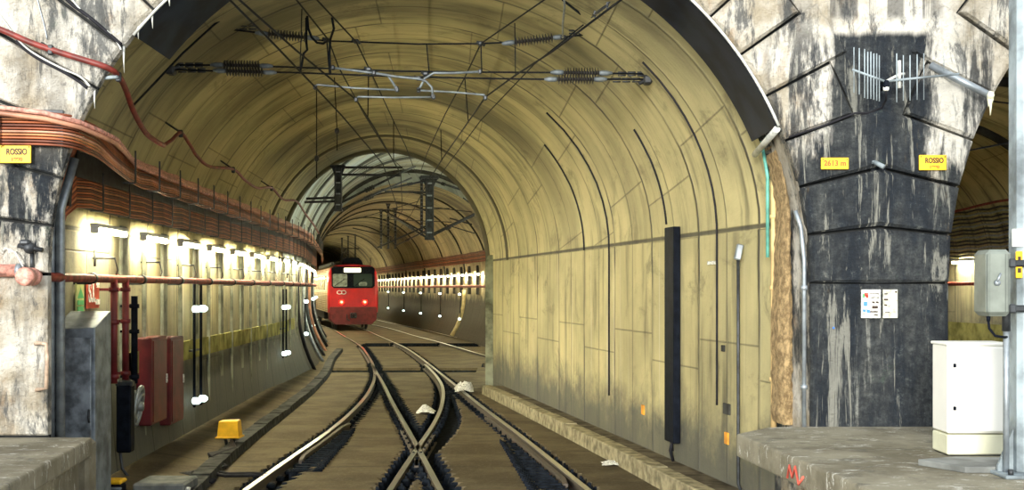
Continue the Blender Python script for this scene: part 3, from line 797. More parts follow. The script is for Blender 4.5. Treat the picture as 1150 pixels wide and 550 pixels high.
# ------------------------------------------------------------------ lamps
def make_lamp(name_i, x, y, z, ang, label, group, L=1.25, full=True):
    t = thing('wall_lamp', label, 'lamp', (x, y, z), group); t.rotation_euler = (0, 0, ang)
    mb = MB(); mb.bbox((0, 0, .035), (.10, L, .05), .012); body = mb.build('housing', 'lamp_body'); body.parent = t
    mb = MB(); mb.tube([(0, -L/2+.03, -.01), (0, L/2-.03, -.01)], .032, 10); tb = mb.build('tube', 'lamp'); tb.parent = t
    if full:
        for s_ in (-1, 1):
            mb = MB(); mb.bbox((0, s_*(L/2-.02), -.005), (.085, .05, .085), .01); c = mb.build('end_cap', 'lamp_body'); c.parent = t
        mb = MB(); mb.box((-.07, -.3, .04), (.10, .03, .02)); mb.box((-.07, .3, .04), (.10, .03, .02)); c = mb.build('bracket', 'steel_dark'); c.parent = t
    return t
YLAMP = [13.9+2.13*k for k in range(48)]
lam = make_lamp(0, 0, 0, 0, 0, '', None)
lam2 = make_lamp(0, 0, 0, 0, 0, '', None, L=.8)
first = True
def place(proto, loc, rz, label, group):
    global first
    r = dup(proto, (0, 0, 0), label, group); r.location = loc; r.rotation_euler = (0, 0, rz); return r
def wall_ang(xf, y): return -math.atan((xf(y+.5)-xf(y-.5)))
for k, y in enumerate(YLAMP):
    if y > 112: break
    g = 'tube lamps on the left wall' if k < 8 else 'small tube lamps further down the left wall'
    lab = ('white tube lamp on the left wall, %s from the portal' % ('first' if k == 0 else ORD[k])) if k < 8 else 'small distant tube lamp on the left wall, %s counted from the portal' % ORD[k]
    place(lam, (XL(y)+.15, y, 2.94), wall_ang(XL, y), lab, g)
for k in range(22):
    y = 53.5+2.13*k
    place(lam2, (XRF(y)-.15, y, 2.90), wall_ang(XRF, y)+PI, 'distant tube lamp on the far right wall, %s from the wall end' % ('first' if k == 0 else ORD[k]), 'tube lamps on the far right wall')
for k, y in enumerate((31, 34, 37, 40, 43, 46)):  # lamps out of view, added to brighten the chamber
    xf = lambda q: interp(q, TRC)
    place(lam, (xf(y)-.15, y, 2.93), wall_ang(xf, y)+PI, 'added unseen tube lamp on the right side of the chamber, %s from the wall end' % ORD[k], 'added tube lamps in the chamber')
for k, y in enumerate((24.2, 27.0, 29.8, 32.6)):
    place(lam, (XR2(y)-.15, y, 2.93), wall_ang(XR2, y)+PI, ['hidden', 'lit tube lamp in the right bore beside the pier, nearer one', 'lit tube lamp in the right bore between pier and grey box', 'lit tube lamp in the right bore, farthest one'][k] if k else 'lit tube lamp deep in the right bore near its mouth', 'tube lamps in the right bore')
for k, (fx_, fy_, fz_) in enumerate(((2.9, 31.5, 3.6), (1.6, 37.0, 3.6), (.9, 42.0, 3.6))):  # unseen lights with housings, added to make the chamber brighter
    t = thing('fill_light', 'added unseen cool white floodlight on the side of the chamber, %s from the wall end' % ORD[k], 'lamp', (fx_, fy_, fz_), 'added fill lights in the chamber')
    mb = MB(); mb.bbox((fx_+.12, fy_, fz_), (.16, .8, .6), .03); mb.build('housing', 'steel_dark', t)
    mb = MB(); mb.box((fx_+.02, fy_, fz_), (.02, .7, .5)); mb.build('lens', 'fill_lens', t)
    mb = MB(); mb.tube([(fx_+.15, fy_, fz_), (fx_+.5, fy_, fz_-.1), (interp(fy_, TRC), fy_, fz_-.8)], .03, 6); mb.build('bracket', 'steel_dark', t)
for l_ in (lam, lam2):
    for c in list(l_.children): bpy.data.objects.remove(c)
    bpy.data.objects.remove(l_)

# concrete ribs between the lamps (part of the wall)
mb = MB()
for k in range(24):
    y = YLAMP[0]+1.07+2.13*k
    if y > 62: break
    a = wall_ang(XL, y); R = Matrix.Rotation(a, 3, 'Z')
    mb.bbox((XL(y)-.01, y, 1.55), (.10, .28, 3.0), .02, R)
    if k < 9: mb.bbox((XL(y)+.0, y+.9, 1.55), (.05, .06, 2.9), .01, R)
struct(mb.build('wall_left', mat('blue grey rib concrete', (.19, .20, .16), .85, 0, .5, 3)))
mb = MB()
for k in range(22):
    y = 54.57+2.13*k; R = Matrix.Rotation(wall_ang(XRF, y), 3, 'Z')
    mb.bbox((XRF(y)-.03, y, 2.65), (.14, .34, 1.3), .02, R)
struct(mb.build('wall_right', 'grime'))
# olive painted band on the left wall and in the right bore
mb = MB(); Y_ = ys(15.2, 32.5, .6)
for a, b in zip(Y_, Y_[1:]):
    z0, z1 = 1.22, 1.50
    mb.add([(XL(a)+.055, a, z0), (XL(b)+.055, b, z0), (XL(b)+.055, b, z1), (XL(a)+.055, a, z1), (XL(a)-.01, a, z0), (XL(b)-.01, b, z0), (XL(b)-.01, b, z1), (XL(a)-.01, a, z1)], [(0, 1, 2, 3), (3, 2, 6, 7), (0, 4, 5, 1)])
Y_ = ys(14, 48, 1.0)
for a, b in zip(Y_, Y_[1:]):
    mb.add([(XR2(a)-.012, a, .8), (XR2(b)-.012, b, .8), (XR2(b)-.012, b, 1.45), (XR2(a)-.012, a, 1.45)], [(0, 1, 2, 3)])
struct(mb.build('wall_band', 'band'))

# ------------------------------------------------------------------ right bore furniture seen past the pier
for i in range(14):
    z = 3.0+.085*i; off = .16+inset_z(z)*1.05
    mb = MB(); mb.tube(wall_path(13, 48, off, z, 1, XR2, seed=21, sag=.03), .022, 6)
    tag(mb.build('power_cable', ['steel_grey', 'steel_dark', 'grime'][i % 3]), 'dark cable in the right bore rack, %s counted from the lamp up' % ('lowest' if i == 0 else ORD[i]), 'cable', 'dark cables in the right bore')
mb = MB(); mb.tube([(XR2(y)-.22, y, 2.40) for y in ys(12.5, 48, 1)], .05, 8)
tag(mb.build('fire_pipe', 'red_pipe'), 'brown horizontal pipe under the lamp in the right bore', 'pipe')
mb = MB(); mb.tube([(XR2(y)-.32-inset_z(4.15), y, 4.15+.05*math.sin(y)) for y in ys(12.5, 48, .8)], .030, 8)
tag(mb.build('red_conduit', 'red_cable'), 'thin red conduit crossing the vault of the right bore', 'conduit')
for i, (p0, p1) in enumerate((((1072, 172), (1134, 160)), ((1100, 112), (1150, 118)))):
    mb = MB(); mb.tube([P(p0[0]-30, p0[1]+8, 15), P(*p0, 16), P(*p1, 17), P(p1[0]+40, p1[1]-4, 18)], .012, 6)
    tag(mb.build('overhead_wire', 'wire'), ['lower thin black wire across the mouth of the right bore', 'upper thin black wire behind the steel pole'][i], 'wire')
mb = MB()
for y in (17.0, 21.0, 25.0):
    sct = section(y, interp(y, TL2)+.05, XR2(y)-.05, 2.95)
    mb.tube(sct[1], .10, 6)
struct(mb.build('trim_4', 'grime'))

# ------------------------------------------------------------------ red pipe along the left wall
pts = [(-4.33, 10.98, 2.40), (-4.36, 11.6, 2.40), (XL(12.4)+.24, 12.5, 2.40)]+[(XL(y)+.19, y, 2.40) for y in ys(13.2, 66, 1.2)]
t = thing('fire_pipe', 'long red brown fire pipe running along the left wall under the lamps', 'pipe', (-4.3, 11, 2.4))
mb = MB(); mb.tube(pts, .045, 10); mb.build('pipe', 'red_pipe', t)
mb = MB(); mb.lathe((-4.335, 10.90, 2.40), (-4.345, 11.16, 2.40), [(0, .05), (0, .075), (.12, .085), (.45, .085), (.5, .06), (.75, .06), (.78, .082), (1, .082)], 14); mb.build('end_flange', 'pinkish', t)
mb = MB(); mb.tube([(-4.345, 11.12, 2.44), (-4.345, 11.12, 2.62)], .018, 8); mb.ball((-4.36, 11.1, 2.66), .055); mb.tube([(-4.46, 11.1, 2.68), (-4.24, 11.1, 2.64)], .022, 7); mb.bbox((-4.39, 11.08, 2.71), (.09, .07, .05), .015)
mb.build('valve', 'steel_dark', t)
for k, y in enumerate(YLAMP[:14]):
    for q in (.55,):
        yb = y-1.07+q*.4; mb = MB(); x = XL(yb)+.19
        mb.lathe((x, yb-.04, 2.40), (x, yb+.04, 2.40), [(0, .06), (1, .06)], 10); mb.box((x-.1, yb, 2.35), (.2, .03, .03)); mb.build('clamp', 'steel_dark', t)
# small T hooks over the pipe
for k, y in enumerate(YLAMP[:9]):
    mb = MB(); x = XL(y)
    mb.tube([(x, y-.15, 2.63), (x+.26, y-.15, 2.63)], .012, 6); mb.tube([(x+.03, y-.15, 2.54), (x+.03, y-.15, 2.72)], .014, 6); mb.tube([(x+.25, y-.15, 2.63), (x+.27, y-.1, 2.5), (x+.22, y, 2.45)], .008, 6)
    tag(mb.build('wall_hook', 'steel_dark'), 'small black T hook over the pipe, below the %s lamp on the left wall' % ('first' if k == 0 else ORD[k]), 'hook', 'hooks above the red pipe')
# stub pipe on the pier front and its thin wire
mb = MB(); mb.lathe((-7, YP-.12, 2.455), (-4.43, YP-.12, 2.455), [(0, .058), (1, .058)], 14)
t = tag(mb.build('stub_pipe', 'pinkish'), 'faded red pipe stub on the front of the left pier below the joint', 'pipe')
mb = MB(); mb.lathe((-4.46, YP-.12, 2.455), (-4.42, YP-.12, 2.455), [(0, .066), (1, .066)], 14); mb.build('end_ring', 'steel_grey', t)
mb = MB(); mb.tube([(-4.62, YP-.06, 2.60), (-4.58, YP-.10, 2.66), (-4.48, YP-.12, 2.62), (-4.40, YP-.14, 2.49)], .008, 6)
tag(mb.build('thin_wire', 'paper'), 'thin pale wire looping from the left pier to the pipe flange', 'wire')

# drop pipes
def YLpx(px, off): return (-4.61+.625+off)/((px-575)/1380+.0512)
def YRpx(px, off=0): return (4.928-off)/((px-575)/1380+.19)
for i, (px, r, m, z0, z1) in enumerate(((128, .040, 'red_dark', 1.22, 2.40), (141, .040, 'red_dark', 1.22, 2.40), (151, .040, 'black', 1.15, 2.2))):
    y = YLpx(px, .2); x = XL(y)+.2; mb = MB(); mb.tube([(x, y, z0), (x, y, z1)], r, 10)
    t = tag(mb.build('drop_pipe', m), ['left of the two red drop pipes under the fire pipe', 'right of the two red drop pipes under the fire pipe', 'black drop pipe beside the two red ones'][i], 'pipe')
    for z in (z1-.12, (z0+z1)/2+.1, z0+.08):
        mb = MB(); mb.lathe((x, y, z-.025), (x, y, z+.025), [(0, r+.018), (1, r+.018)], 10); mb.box((x-.08, y, z), (.18, .02, .03)); mb.build('collar', m, t)
y = YLpx(139, .2); x = XL(y)+.22
mb = MB(); mb.bbox((x, y, .78), (.17, .16, .78), .015); t = tag(mb.build('junction_box', 'black'), 'tall black box under the drop pipes on the left wall', 'box')
mb = MB(); mb.bbox((x, y-.01, 1.19), (.2, .12, .07), .015); mb.build('cable_gland', 'steel_dark', t)
mb = MB(); mb.tube([(x-.05, y-.05, .42), (x-.03, y-.02, .2), (x+.1, y-.1, .06)], .02, 6); mb.build('cable_tail', 'steel_dark', t)
# beacons in pairs on double conduits
def beacon_pair(y, label, xf=XL, sd=1, far=False, z0=.60, z1=1.98):
    x = xf(y)+sd*.16; ft = .0
    t = thing('beacon_pair', label, 'light', (x, y, z0), 'double conduits with white beacons')
    for d in ((-.09, .09) if not far else (0,)):
        mb = MB(); mb.tube([(x, y+d*2.2, z0-.1), (x, y+d*2.2, z1+(.42 if not far else .1))], .022, 7); mb.build('conduit', 'black', t)
    for z in (z0, z1):
        for d in ((-.1, .1) if not far else (0,)):
            mb = MB(); mb.lathe((x-sd*.03, y+d*2, z), (x+sd*.10, y+d*2-.04, z), [(0, .02), (.2, .052), (.75, .052), (1, .03)], 12); mb.build('beacon', 'beacon', t)
    if not far:
        mb = MB(); mb.box((x-sd*.05, y, 1.35), (.04, .5, .03)); mb.build('bracket', 'steel_dark', t)
beacon_pair(YLpx(222, .16), 'nearest double black conduit with white beacons at both ends on the left wall')
beacon_pair(28.6, 'second double black conduit with white beacons on the left wall', z0=.78, z1=1.85)
for k, y in enumerate((36, 44, 52)): beacon_pair(y, '%s small beacon conduit along the bend of the left wall' % ['first', 'middle', 'last'][k], far=True, z0=.95, z1=1.9)
for k, y in enumerate((57, 63, 70, 78, 88)):
    beacon_pair(y, 'small white beacon pair on the far right wall, %s from the wall end' % ['first', 'second', 'third', 'fourth', 'fifth'][k], xf=lambda q: XRF(q)-.25, sd=-1, far=True, z0=.85, z1=2.0)
# curved cables running down the left wall at the bend
for k, y in enumerate((33.5, 37.5, 40.5, 43.5, 47, 51, 56)):
    f = .12+.5*min(1, max(0, (y-26)/10)); mb = MB(); pts = []
    for i in range(10):
        z = 3.0-2.95*i/9; q = max(0, 1-z/(ZS*.66)); pts.append((XL(y)+f*q*q+.06, y, z))
    mb.tube(pts, .05, 7)
    tag(mb.build('wall_cable', ['cabd', 'steel_grey', 'steel_dark', 'cab4'][k % 4]), 'conduit curving down the left wall at the bend, %s before the train' % ('first' if k == 0 else ORD[k]), 'conduit', 'conduits down the left wall at the bend')
mb = MB(); y = 58.0
mb.tube([(XRF(y)-.06-.6*max(0, 1-z/1.9)**2, y, z) for z in [2.2-.24*i for i in range(10)]], .10, 8)
tag(mb.build('wall_conduit', mat('pale yellow conduit', (.75, .62, .30), .5, 0, .2, 5)), 'pale yellow conduit curving down the far right wall', 'conduit')
for k in range(14):
    y = 54.5+3.2*k
    pass
# far right wall: cable bundle, pipe, yellow box
for i in range(6):
    z = 3.45+.075*i; mb = MB(); mb.tube(wall_path(48.5, 110, .2+inset_z(z), z, 1, XRF, st=3, seed=31), .035, 6)
    tag(mb.build('power_cable', 'cab%d' % [1, 3, 0, 3, 1, 3][i]), 'reddish cable above the far right lamps, %s from the bottom' % ('first' if i == 0 else ORD[i]), 'cable', 'reddish cables on the far right wall')
mb = MB(); mb.tube([(XRF(y)-.22, y, 2.36) for y in ys(48.5, 110, 2)], .06, 8)
tag(mb.build('fire_pipe', 'red_pipe'), 'red brown pipe under the row of lamps on the far right wall', 'pipe')
mb = MB(); p = P(486, 357, 74); mb.bbox((p.x, p.y-.1, .62), (.45, .3, .38), .03); mb.box((p.x, p.y-.1, .2), (.08, .08, .5))
tag(mb.build('track_box', 'yellow'), 'small distant yellow box at the foot of the far right wall', 'box')

# ------------------------------------------------------------------ cabinets and boxes on the left
t = thing('sheet_metal_cabinet', 'tall grey sheet metal cabinet with sloping top beside the left pier', 'cabinet', (-4.40, 12.6, 0))
mb = MB(); mb.add([(-4.62, 12.35, 0), (-4.19, 12.35, 0), (-4.19, 12.85, 0), (-4.62, 12.85, 0), (-4.62, 12.35, 1.88), (-4.19, 12.35, 1.90), (-4.19, 12.85, 2.06), (-4.62, 12.85, 2.06)],
                  [(3, 2, 1, 0), (0, 1, 5, 4), (1, 2, 6, 5), (2, 3, 7, 6), (3, 0, 4, 7), (4, 5, 6, 7)])
mb.build('body', mat('scuffed blue grey sheet steel', (.17, .20, .23), .5, .4, .5, 5), t, bevel=.012)
mb = MB(); mb.bbox((-4.405, 12.335, .95), (.36, .02, 1.7), .006); mb.build('door', mat('scuffed blue grey sheet steel', (.20, .23, .26), .5, .4, .6, 6), t)
mb = MB(); mb.tube([(-4.24, 12.32, .95), (-4.24, 12.30, 1.0), (-4.24, 12.32, 1.08)], .012, 6); mb.build('handle', 'steel_dark', t)
for i, (pa, pb) in enumerate(((162, 180), (184, 199))):
    ya, yb = YLpx(pa, .12), YLpx(pb, .12); yc = (ya+yb)/2; a = wall_ang(XL, yc)
    R = Matrix.Rotation(a, 3, 'Z'); s_ = F/yc; z1 = CZ-(378-HY)/s_; z0 = CZ-(474-HY)/s_
    t = thing('hose_cabinet', ['left red hose cabinet on the left wall', 'right red hose cabinet beside the first one'][i], 'cabinet', (XL(yc)+.1, yc, z0), 'red cabinets on the left wall')
    mb = MB(); mb.bbox((XL(yc)+.10, yc, (z0+z1)/2), (.22, (yb-ya), z1-z0), .015, R); mb.build('body', 'red_dark', t)
    mb = MB(); mb.bbox((XL(yc)+.215, yc, (z0+z1)/2), (.02, (yb-ya)*.84, (z1-z0)*.93), .006, R); mb.build('door', 'red_dark', t)
    mb = MB(); mb.bbox((XL(yc)+.235, yc+(yb-ya)*.3, (z0+z1)/2), (.02, .03, .12), .006, R); mb.build('latch', 'paper', t)
y = YLpx(157, .15); s_ = F/y
mb = MB(); c = Vector((XL(y)+.13, y, CZ-(456-HY)/s_))
for r in (.24, .15):
    mb.tube([(c.x+.04*math.sin(a_), c.y+r*math.cos(a_)*.6, c.z+r*math.sin(a_)) for a_ in [2*PI*i/20 for i in range(21)]], .028, 7)
mb.lathe(c-Vector((.06, 0, 0)), c+Vector((.06, 0, 0)), [(0, .2), (.3, .2), (.35, .06), (1, .06)], 16)
tag(mb.build('hose_reel', 'steel_grey'), 'round grey hose reel beside the red cabinets', 'hose reel')
# signs on the wall
for i, (pa, pb, ya_, yb_, m, lab, tx) in enumerate(((85, 94, 318, 353, 'band', 'narrow green and cream safety sign above the grey cabinet', None), (97, 111, 308, 346, 'red', 'red and white sign with the letters S.I. above the grey cabinet', 'S.I.'))):
    yc = YLpx((pa+pb)/2, .03); s_ = F/yc; z0 = CZ-(yb_-HY)/s_; z1 = CZ-(ya_-HY)/s_; wd = abs(YLpx(pb, .03)-YLpx(pa, .03))
    t = thing('safety_sign' if i == 0 else 'fire_sign', lab, 'sign', (XL(yc)+.03, yc, z0))
    a = wall_ang(XL, yc); R = Matrix.Rotation(a, 3, 'Z'); mb = MB(); mb.box((XL(yc)+.03, yc, (z0+z1)/2), (.012, wd, z1-z0), R)
    mb.build('panel', mat('faded yellow green', (.50, .52, .20), .6) if i == 0 else mat('faded red sign', (.60, .10, .05), .6), t)
    if tx:
        text('S.I.', (XL(yc)+.045, yc-.06, (z0+z1)/2-.02), .30, 'lettering', 'paper', t, width=wd*.55, rot=(PI/2, 0, PI/2+a))
        mb = MB(); mb.box((XL(yc)+.04, yc+wd*.3, z1-.1), (.008, wd*.2, .09), R); mb.box((XL(yc)+.04, yc+wd*.3, z0+.07), (.008, wd*.3, .06), R); mb.build('white_patch', 'paper', t)
    else:
        mb = MB()
        for z in (z0+.06, (z0+z1)/2-.04): mb.box((XL(yc)+.04, yc, z), (.008, wd*.7, .05), R)
        mb.add([(XL(yc)+.042, yc-wd*.35, z1-.16), (XL(yc)+.042, yc+wd*.35, z1-.16), (XL(yc)+.042, yc, z1-.04)], [(0, 1, 2)]); mb.build('print', 'green', t)
# yellow trackside box on its stand, cables round it
c = Vector((-4.03, 17.55, .235))
t = thing('trackside_box', 'yellow trackside box on a short stand beside the cable duct', 'box', (c.x, c.y, 0))
mb = MB(); mb.add([(c.x+a*.155, c.y+b*.13, .18) for a, b in ((-1, -1), (1, -1), (1, 1), (-1, 1))]+[(c.x+a*.135, c.y+b*.11, .41) for a, b in ((-1, -1), (1, -1), (1, 1), (-1, 1))], [(3, 2, 1, 0), (4, 5, 6, 7), (0, 1, 5, 4), (1, 2, 6, 5), (2, 3, 7, 6), (3, 0, 4, 7)])
mb.build('cover', 'yellow', t, bevel=.012)
mb = MB(); mb.bbox((c.x-.0, c.y, .175), (.35, .30, .022), .006); mb.build('rim', 'yellow', t)
for d in (-.07, .07):
    mb = MB(); mb.tube([(c.x+d, c.y, .17), (c.x+d*.6, c.y, .05)], .025, 8); mb.build('leg', 'steel_dark', t)
for i in range(4):
    mb = MB(); o = .03*i
    mb.tube([(c.x+.03, c.y-.05, .15), (c.x+.12+o, c.y-.55, .06+o*.3), (c.x-.02+o, c.y-1.15-o*3, .09), (c.x+.22+o*2, c.y-1.9, .03), (c.x+.10-o, c.y-2.6-o, .05), (c.x+.5, c.y-3.1+o*2, .01)], .017, 6)
    tag(mb.build('loose_cable', 'cabd'), 'loose black cable before the yellow trackside box, %s of the coil from the left' % ('first' if i == 0 else ORD[i]), 'cable', 'loose cables by the yellow box')
for i in range(2):
    mb = MB(); y = 15.05+.16*i; mb.tube([(-3.75, y+.1, .02), (-3.5, y-.02, .0), (-3.2, y+.02, 0), (-3.02, y, -.02)], .022, 6)
    tag(mb.build('loose_cable', 'cabd'), '%s of two black cables crossing from the duct to the curved rail' % ['nearer', 'farther'][i], 'cable', 'cables from duct to rail')
# low box with yellow top and grey concrete cover at the bottom left
c = P(130, 541, 13.2); t = thing('point_machine_box', 'low dark box with yellow lid at the corner of the left platform', 'box', (c.x, 13.2, 0))
mb = MB(); mb.bbox((c.x, 13.2, .10), (.17, .2, .20), .02); mb.build('body', 'black', t)
mb = MB(); mb.bbox((c.x, 13.2, .225), (.18, .22, .045), .015); mb.build('lid', 'yellow', t)
mb = MB(); mb.bbox((c.x-.02, 13.07, .165), (.24, .05, .025), .006); mb.build('clip', 'steel_light', t)
mb = MB(); mb.bbox((-3.83, 13.6, .08), (.56, .6, .20), .02)
tag(mb.build('concrete_cover', mat('grey concrete cover', (.16, .17, .16), .85, 0, .25, 6)), 'grey concrete duct cover block at the bottom left edge of the track', 'concrete block')
mb = MB(); mb.bbox((-3.52, 13.35, .06), (.05, .05, .15), .01); tag(mb.build('marker_post', 'paper'), 'tiny white marker at the end of the cable duct', 'marker')
# rubbish between the rails
def rag(name, c, w_, h, m, label, cat, seed):
    rnd = random.Random(seed); mb = MB(); n = 7; vs = []
    for i in range(n):
        for j in range(n):
            u = i/(n-1)-.5; v = j/(n-1)-.5; e = max(0, 1-(u*u+v*v)*3.0)
            vs.append((c[0]+u*w_*(1+rnd.uniform(-.1, .1)), c[1]+v*w_*1.2, c[2]+.01+h*e*(.6+rnd.uniform(-.3, .4))))
    fs = [(i*n+j, i*n+j+1, (i+1)*n+j+1, (i+1)*n+j) for i in range(n-1) for j in range(n-1)]
    b = [(c[0]+(i/(n-1)-.5)*w_, c[1], c[2]-.02) for i in range(n)]
    mb.add(vs, fs); tag(mb.build(name, m), label, cat)
g = G(478, 464, -.03); rag('paper_scrap', (g.x, g.y, -.02), .34, .16, 'paper', 'crumpled grey paper lying between the crossing rails', 'litter', 3)
g = G(521, 433, .1); rag('plastic_bag', (g.x+.02, g.y-.3, .0), .42, .30, 'paper', 'pale crumpled bag beside the right rail at the kerb end', 'litter', 4)
g = G(688, 521, -.03); rag('rag', (g.x, g.y, -.03), .30, .05, 'paper', 'flat pale scrap on the floor beside the kerb', 'litter', 6)
# ------------------------------------------------------------------ right wall details
ya, yb = YRpx(754, .0), YRpx(767, .0); yc = (ya+yb)/2; s_ = F/yc; a = math.atan(.19)
R = Matrix.Rotation(a, 3, 'Z')
z1 = CZ-(255-HY)/s_; z0 = CZ-(496-HY)/s_
mb = MB(); mb.bbox((XR(yc)-.06, yc, (z0+z1)/2), (.09, .36, z1-z0), .008, R)
t = tag(mb.build('cable_cover', 'black'), 'tall black cable cover strip on the right tunnel wall', 'cable cover')
mb = MB(); mb.tube([(XR(yc)-.06, yc, z0), (XR(yc)-.09, yc-.03, z0-.1), (XR(yc)-.05, yc+.02, .16)], .02, 6); mb.tube([(XR(yc)-.06, yc+.1, z0), (XR(yc)-.05, yc+.05, z0-.12)], .015, 6); mb.build('cable_tail', 'cabd', t)
mb = MB(); mb.box((XR(yc+.2)-.03, yc+.20, (z0+z1)/2), (.03, .03, z1-z0), R); mb.build('side_batten', 'edge', t)
y = YRpx(829, .06); s_ = F/y; x = XR(y)-.06; Z = lambda py: CZ-(py-HY)/s_
t = thing('earth_cable', 'thin dark conduit with small grey box near the right end of the tunnel wall', 'conduit', (x, y, .16))
mb = MB(); mb.tube([(x+.05, y, .1), (x, y, .22), (x, y, Z(400)), (x, y, Z(280))], .018, 7); mb.build('conduit', 'steel_dark', t)
mb = MB(); mb.bbox((x, y-.03, Z(283)), (.07, .08, .17), .012, Matrix.Rotation(.2, 3, 'Y')); mb.build('box', 'steel_grey', t)
y2 = YRpx(822, .03); mb = MB()
pts = [(XR(y2+.5)-.04-inset_z(z)*1.02, y2+.35, z) for z in [1.0+.2*i for i in range(20)]]
mb.tube(pts, .012, 6); tag(mb.build('thin_cable', 'cabd'), 'thin black cable climbing the vault near the portal, right of the black strip', 'cable')
for k, (px, zt) in enumerate(((683, 4.9), (655, 4.6), (748, 4.3))):
    y = YRpx(px, .03); mb = MB(); z_lo = [.7, 2.9, 3.1][k]
    mb.tube([(XR(y)-.02-inset_z(z)*(1.0 if z < 4 else 1.02), y, z) for z in [z_lo+(zt-z_lo)*i/16 for i in range(17)]], .013, 6)
    tag(mb.build('joint_cable', 'cabd'), ['long black cable in the wall joint left of the tall black strip', 'black cable arching up the vault joint, farther down the right wall', 'black cable on the vault above the tall black strip'][k], 'cable')
for i, (px, py, w_, h_, m, lab) in enumerate(((722, 460, .05, .13, 'orange', 'small orange marker low on the right wall left of the black strip'), (816, 492, .05, .13, 'orange', 'small orange marker low on the right wall right of the black strip'), (816, 459, .09, .12, 'grime', 'small grey plate above the orange marker near the portal'), (800, 295, .14, .04, 'paper', 'short white dash on the right wall near the joint'), (812, 391, .04, .07, 'grime', 'tiny dark plate on the right wall beside the thin conduit'))):
    y = YRpx(px, .01); s_ = F/y; mb = MB(); mb.bbox((XR(y)-.01, y, CZ-(py-HY)/s_), (.02, w_*2.2, h_), .004, R)
    tag(mb.build('wall_marker', m), lab, 'marker')
# pipes and ochre render strip at the inner edge of the pier
for i, (px, Yd, r, m, ztop, lab) in enumerate(((869, 12.1, .030, mat('yellowed pipe', (.62, .44, .20), .6, 0, .3, 4), 3.9, 'yellowed vertical pipe at the end of the tunnel wall'), (903, 11.14, .020, 'steel_grey', 2.85, 'pale grey vertical pipe on the edge of the right pier'))):
    x = (px-575)*Yd/F; mb = MB(); mb.tube([(x, Yd, .9), (x, Yd, ztop-.3), (x-.03, Yd, ztop), (x-.08, Yd, ztop+.15)], r, 9)
    t = tag(mb.build('vertical_pipe', m), lab, 'pipe')
    for z in (1.4, 2.3, 3.0):
        if z < ztop-.2: mb = MB(); mb.lathe((x, Yd, z-.02), (x, Yd, z+.02), [(0, r+.012), (1, r+.012)], 9); mb.build('collar', m, t)
mb = MB(); x0 = (864-575)*12.05/F
mb.tube([(x0+.0, 12.13, 2.6), (x0, 12.13, 3.4), (x0-.06, 12.13, 3.75)], .018, 6); tag(mb.build('vertical_pipe', mat('verdigris pipe', (.12, .40, .33), .6, 0, .3, 9)), 'thin blue green pipe beside the yellowed pipe', 'pipe')
def ochre():
    k = NT('ochre render'); p = k.geo(); c = k.mix(k.ss(k.noise(p, 12, 7, .75), .38, .62), (.30, .20, .09), (.72, .52, .26)); k.bump(k.noise(p, 30, 6, .8), 1, .05); return k.out(c, .95)
mb = MB(); n = 60; vs = []; rnd = random.Random(2)
for i in range(n):
    z = 1.0+2.75*i/(n-1); cx = (883-575)*11.75/F-.10*max(0, (z-3.0)/.8)**1.5*1.6; hw = .072*(1-.85*max(0, (z-1.9)/1.9))
    for j in range(5):
        u = j/4*2-1; vs.append((cx+u*hw+rnd.uniform(-.008, .008), 11.62+.16*u*u-.22*u*0+rnd.uniform(-.012, .012), z))
mb.add(vs, [(i*5+j, i*5+j+1, (i+1)*5+j+1, (i+1)*5+j) for i in range(n-1) for j in range(4)])
mb.add([(v[0], 12.1, v[2]) for v in vs], [(i*5+j, i*5+j+1, (i+1)*5+j+1, (i+1)*5+j) for i in range(n-1) for j in (0, 3)])
for o_ in (0, 4):
    mb.add([vs[i*5+o_] for i in range(n)]+[(vs[i*5+o_][0], 12.1, vs[i*5+o_][2]) for i in range(n)], [(i, i+1, n+i+1, n+i) for i in range(n-1)])
struct(mb.build('wall_reveal_render', ochre()))

# ------------------------------------------------------------------ signs on the portal
def wall_sign(px0, px1, py0, py1, lab, line1, line2, Yd=YP-.125):
    a, b = P(px0, py1, Yd), P(px1, py0, Yd); w_, h = b.x-a.x, b.z-a.z; c = (a+b)/2
    t = thing('wall_sign', lab, 'sign', (c.x, Yd, a.z)); mb = MB(); mb.bbox((c.x, Yd, c.z), (w_, .012, h), .004); mb.build('plate', 'yellow', t)
    if line2:
        text(line1, (c.x+.012, Yd-.008, c.z+h*.12), h*.48, 'lettering', 'ink', t, width=w_*.66)
        text(line2, (c.x+.012, Yd-.008, c.z-h*.30), h*.28, 'small_lettering', 'ink_red', t, width=w_*.34)
        text('\u2191', (c.x-w_*.43, Yd-.008, c.z+h*.12), h*.3, 'arrow', 'ink', t) if False else None
    else: text(line1, (c.x, Yd-.008, c.z), h*.66, 'lettering', 'ink_red', t, width=w_*.80)
    mb = MB()
    for sx in (-1, 1): mb.lathe((c.x+sx*(w_/2-.016), Yd-.006, c.z+h/2-.016), (c.x+sx*(w_/2-.016), Yd-.014, c.z+h/2-.016), [(0, .006), (1, .005)], 8)
    mb.build('screws', 'steel_dark', t)
wall_sign(1032, 1063, 174, 191, 'yellow ROSSIO sign on the right pier', 'ROSSIO', '1990')
wall_sign(0, 35, 163, 183, 'yellow ROSSIO sign on the left pier under the cable bundle', 'ROSSIO', '1990')
wall_sign(922, 953, 177, 190, 'yellow sign reading 2613 m on the right pier', '2613 m', None)
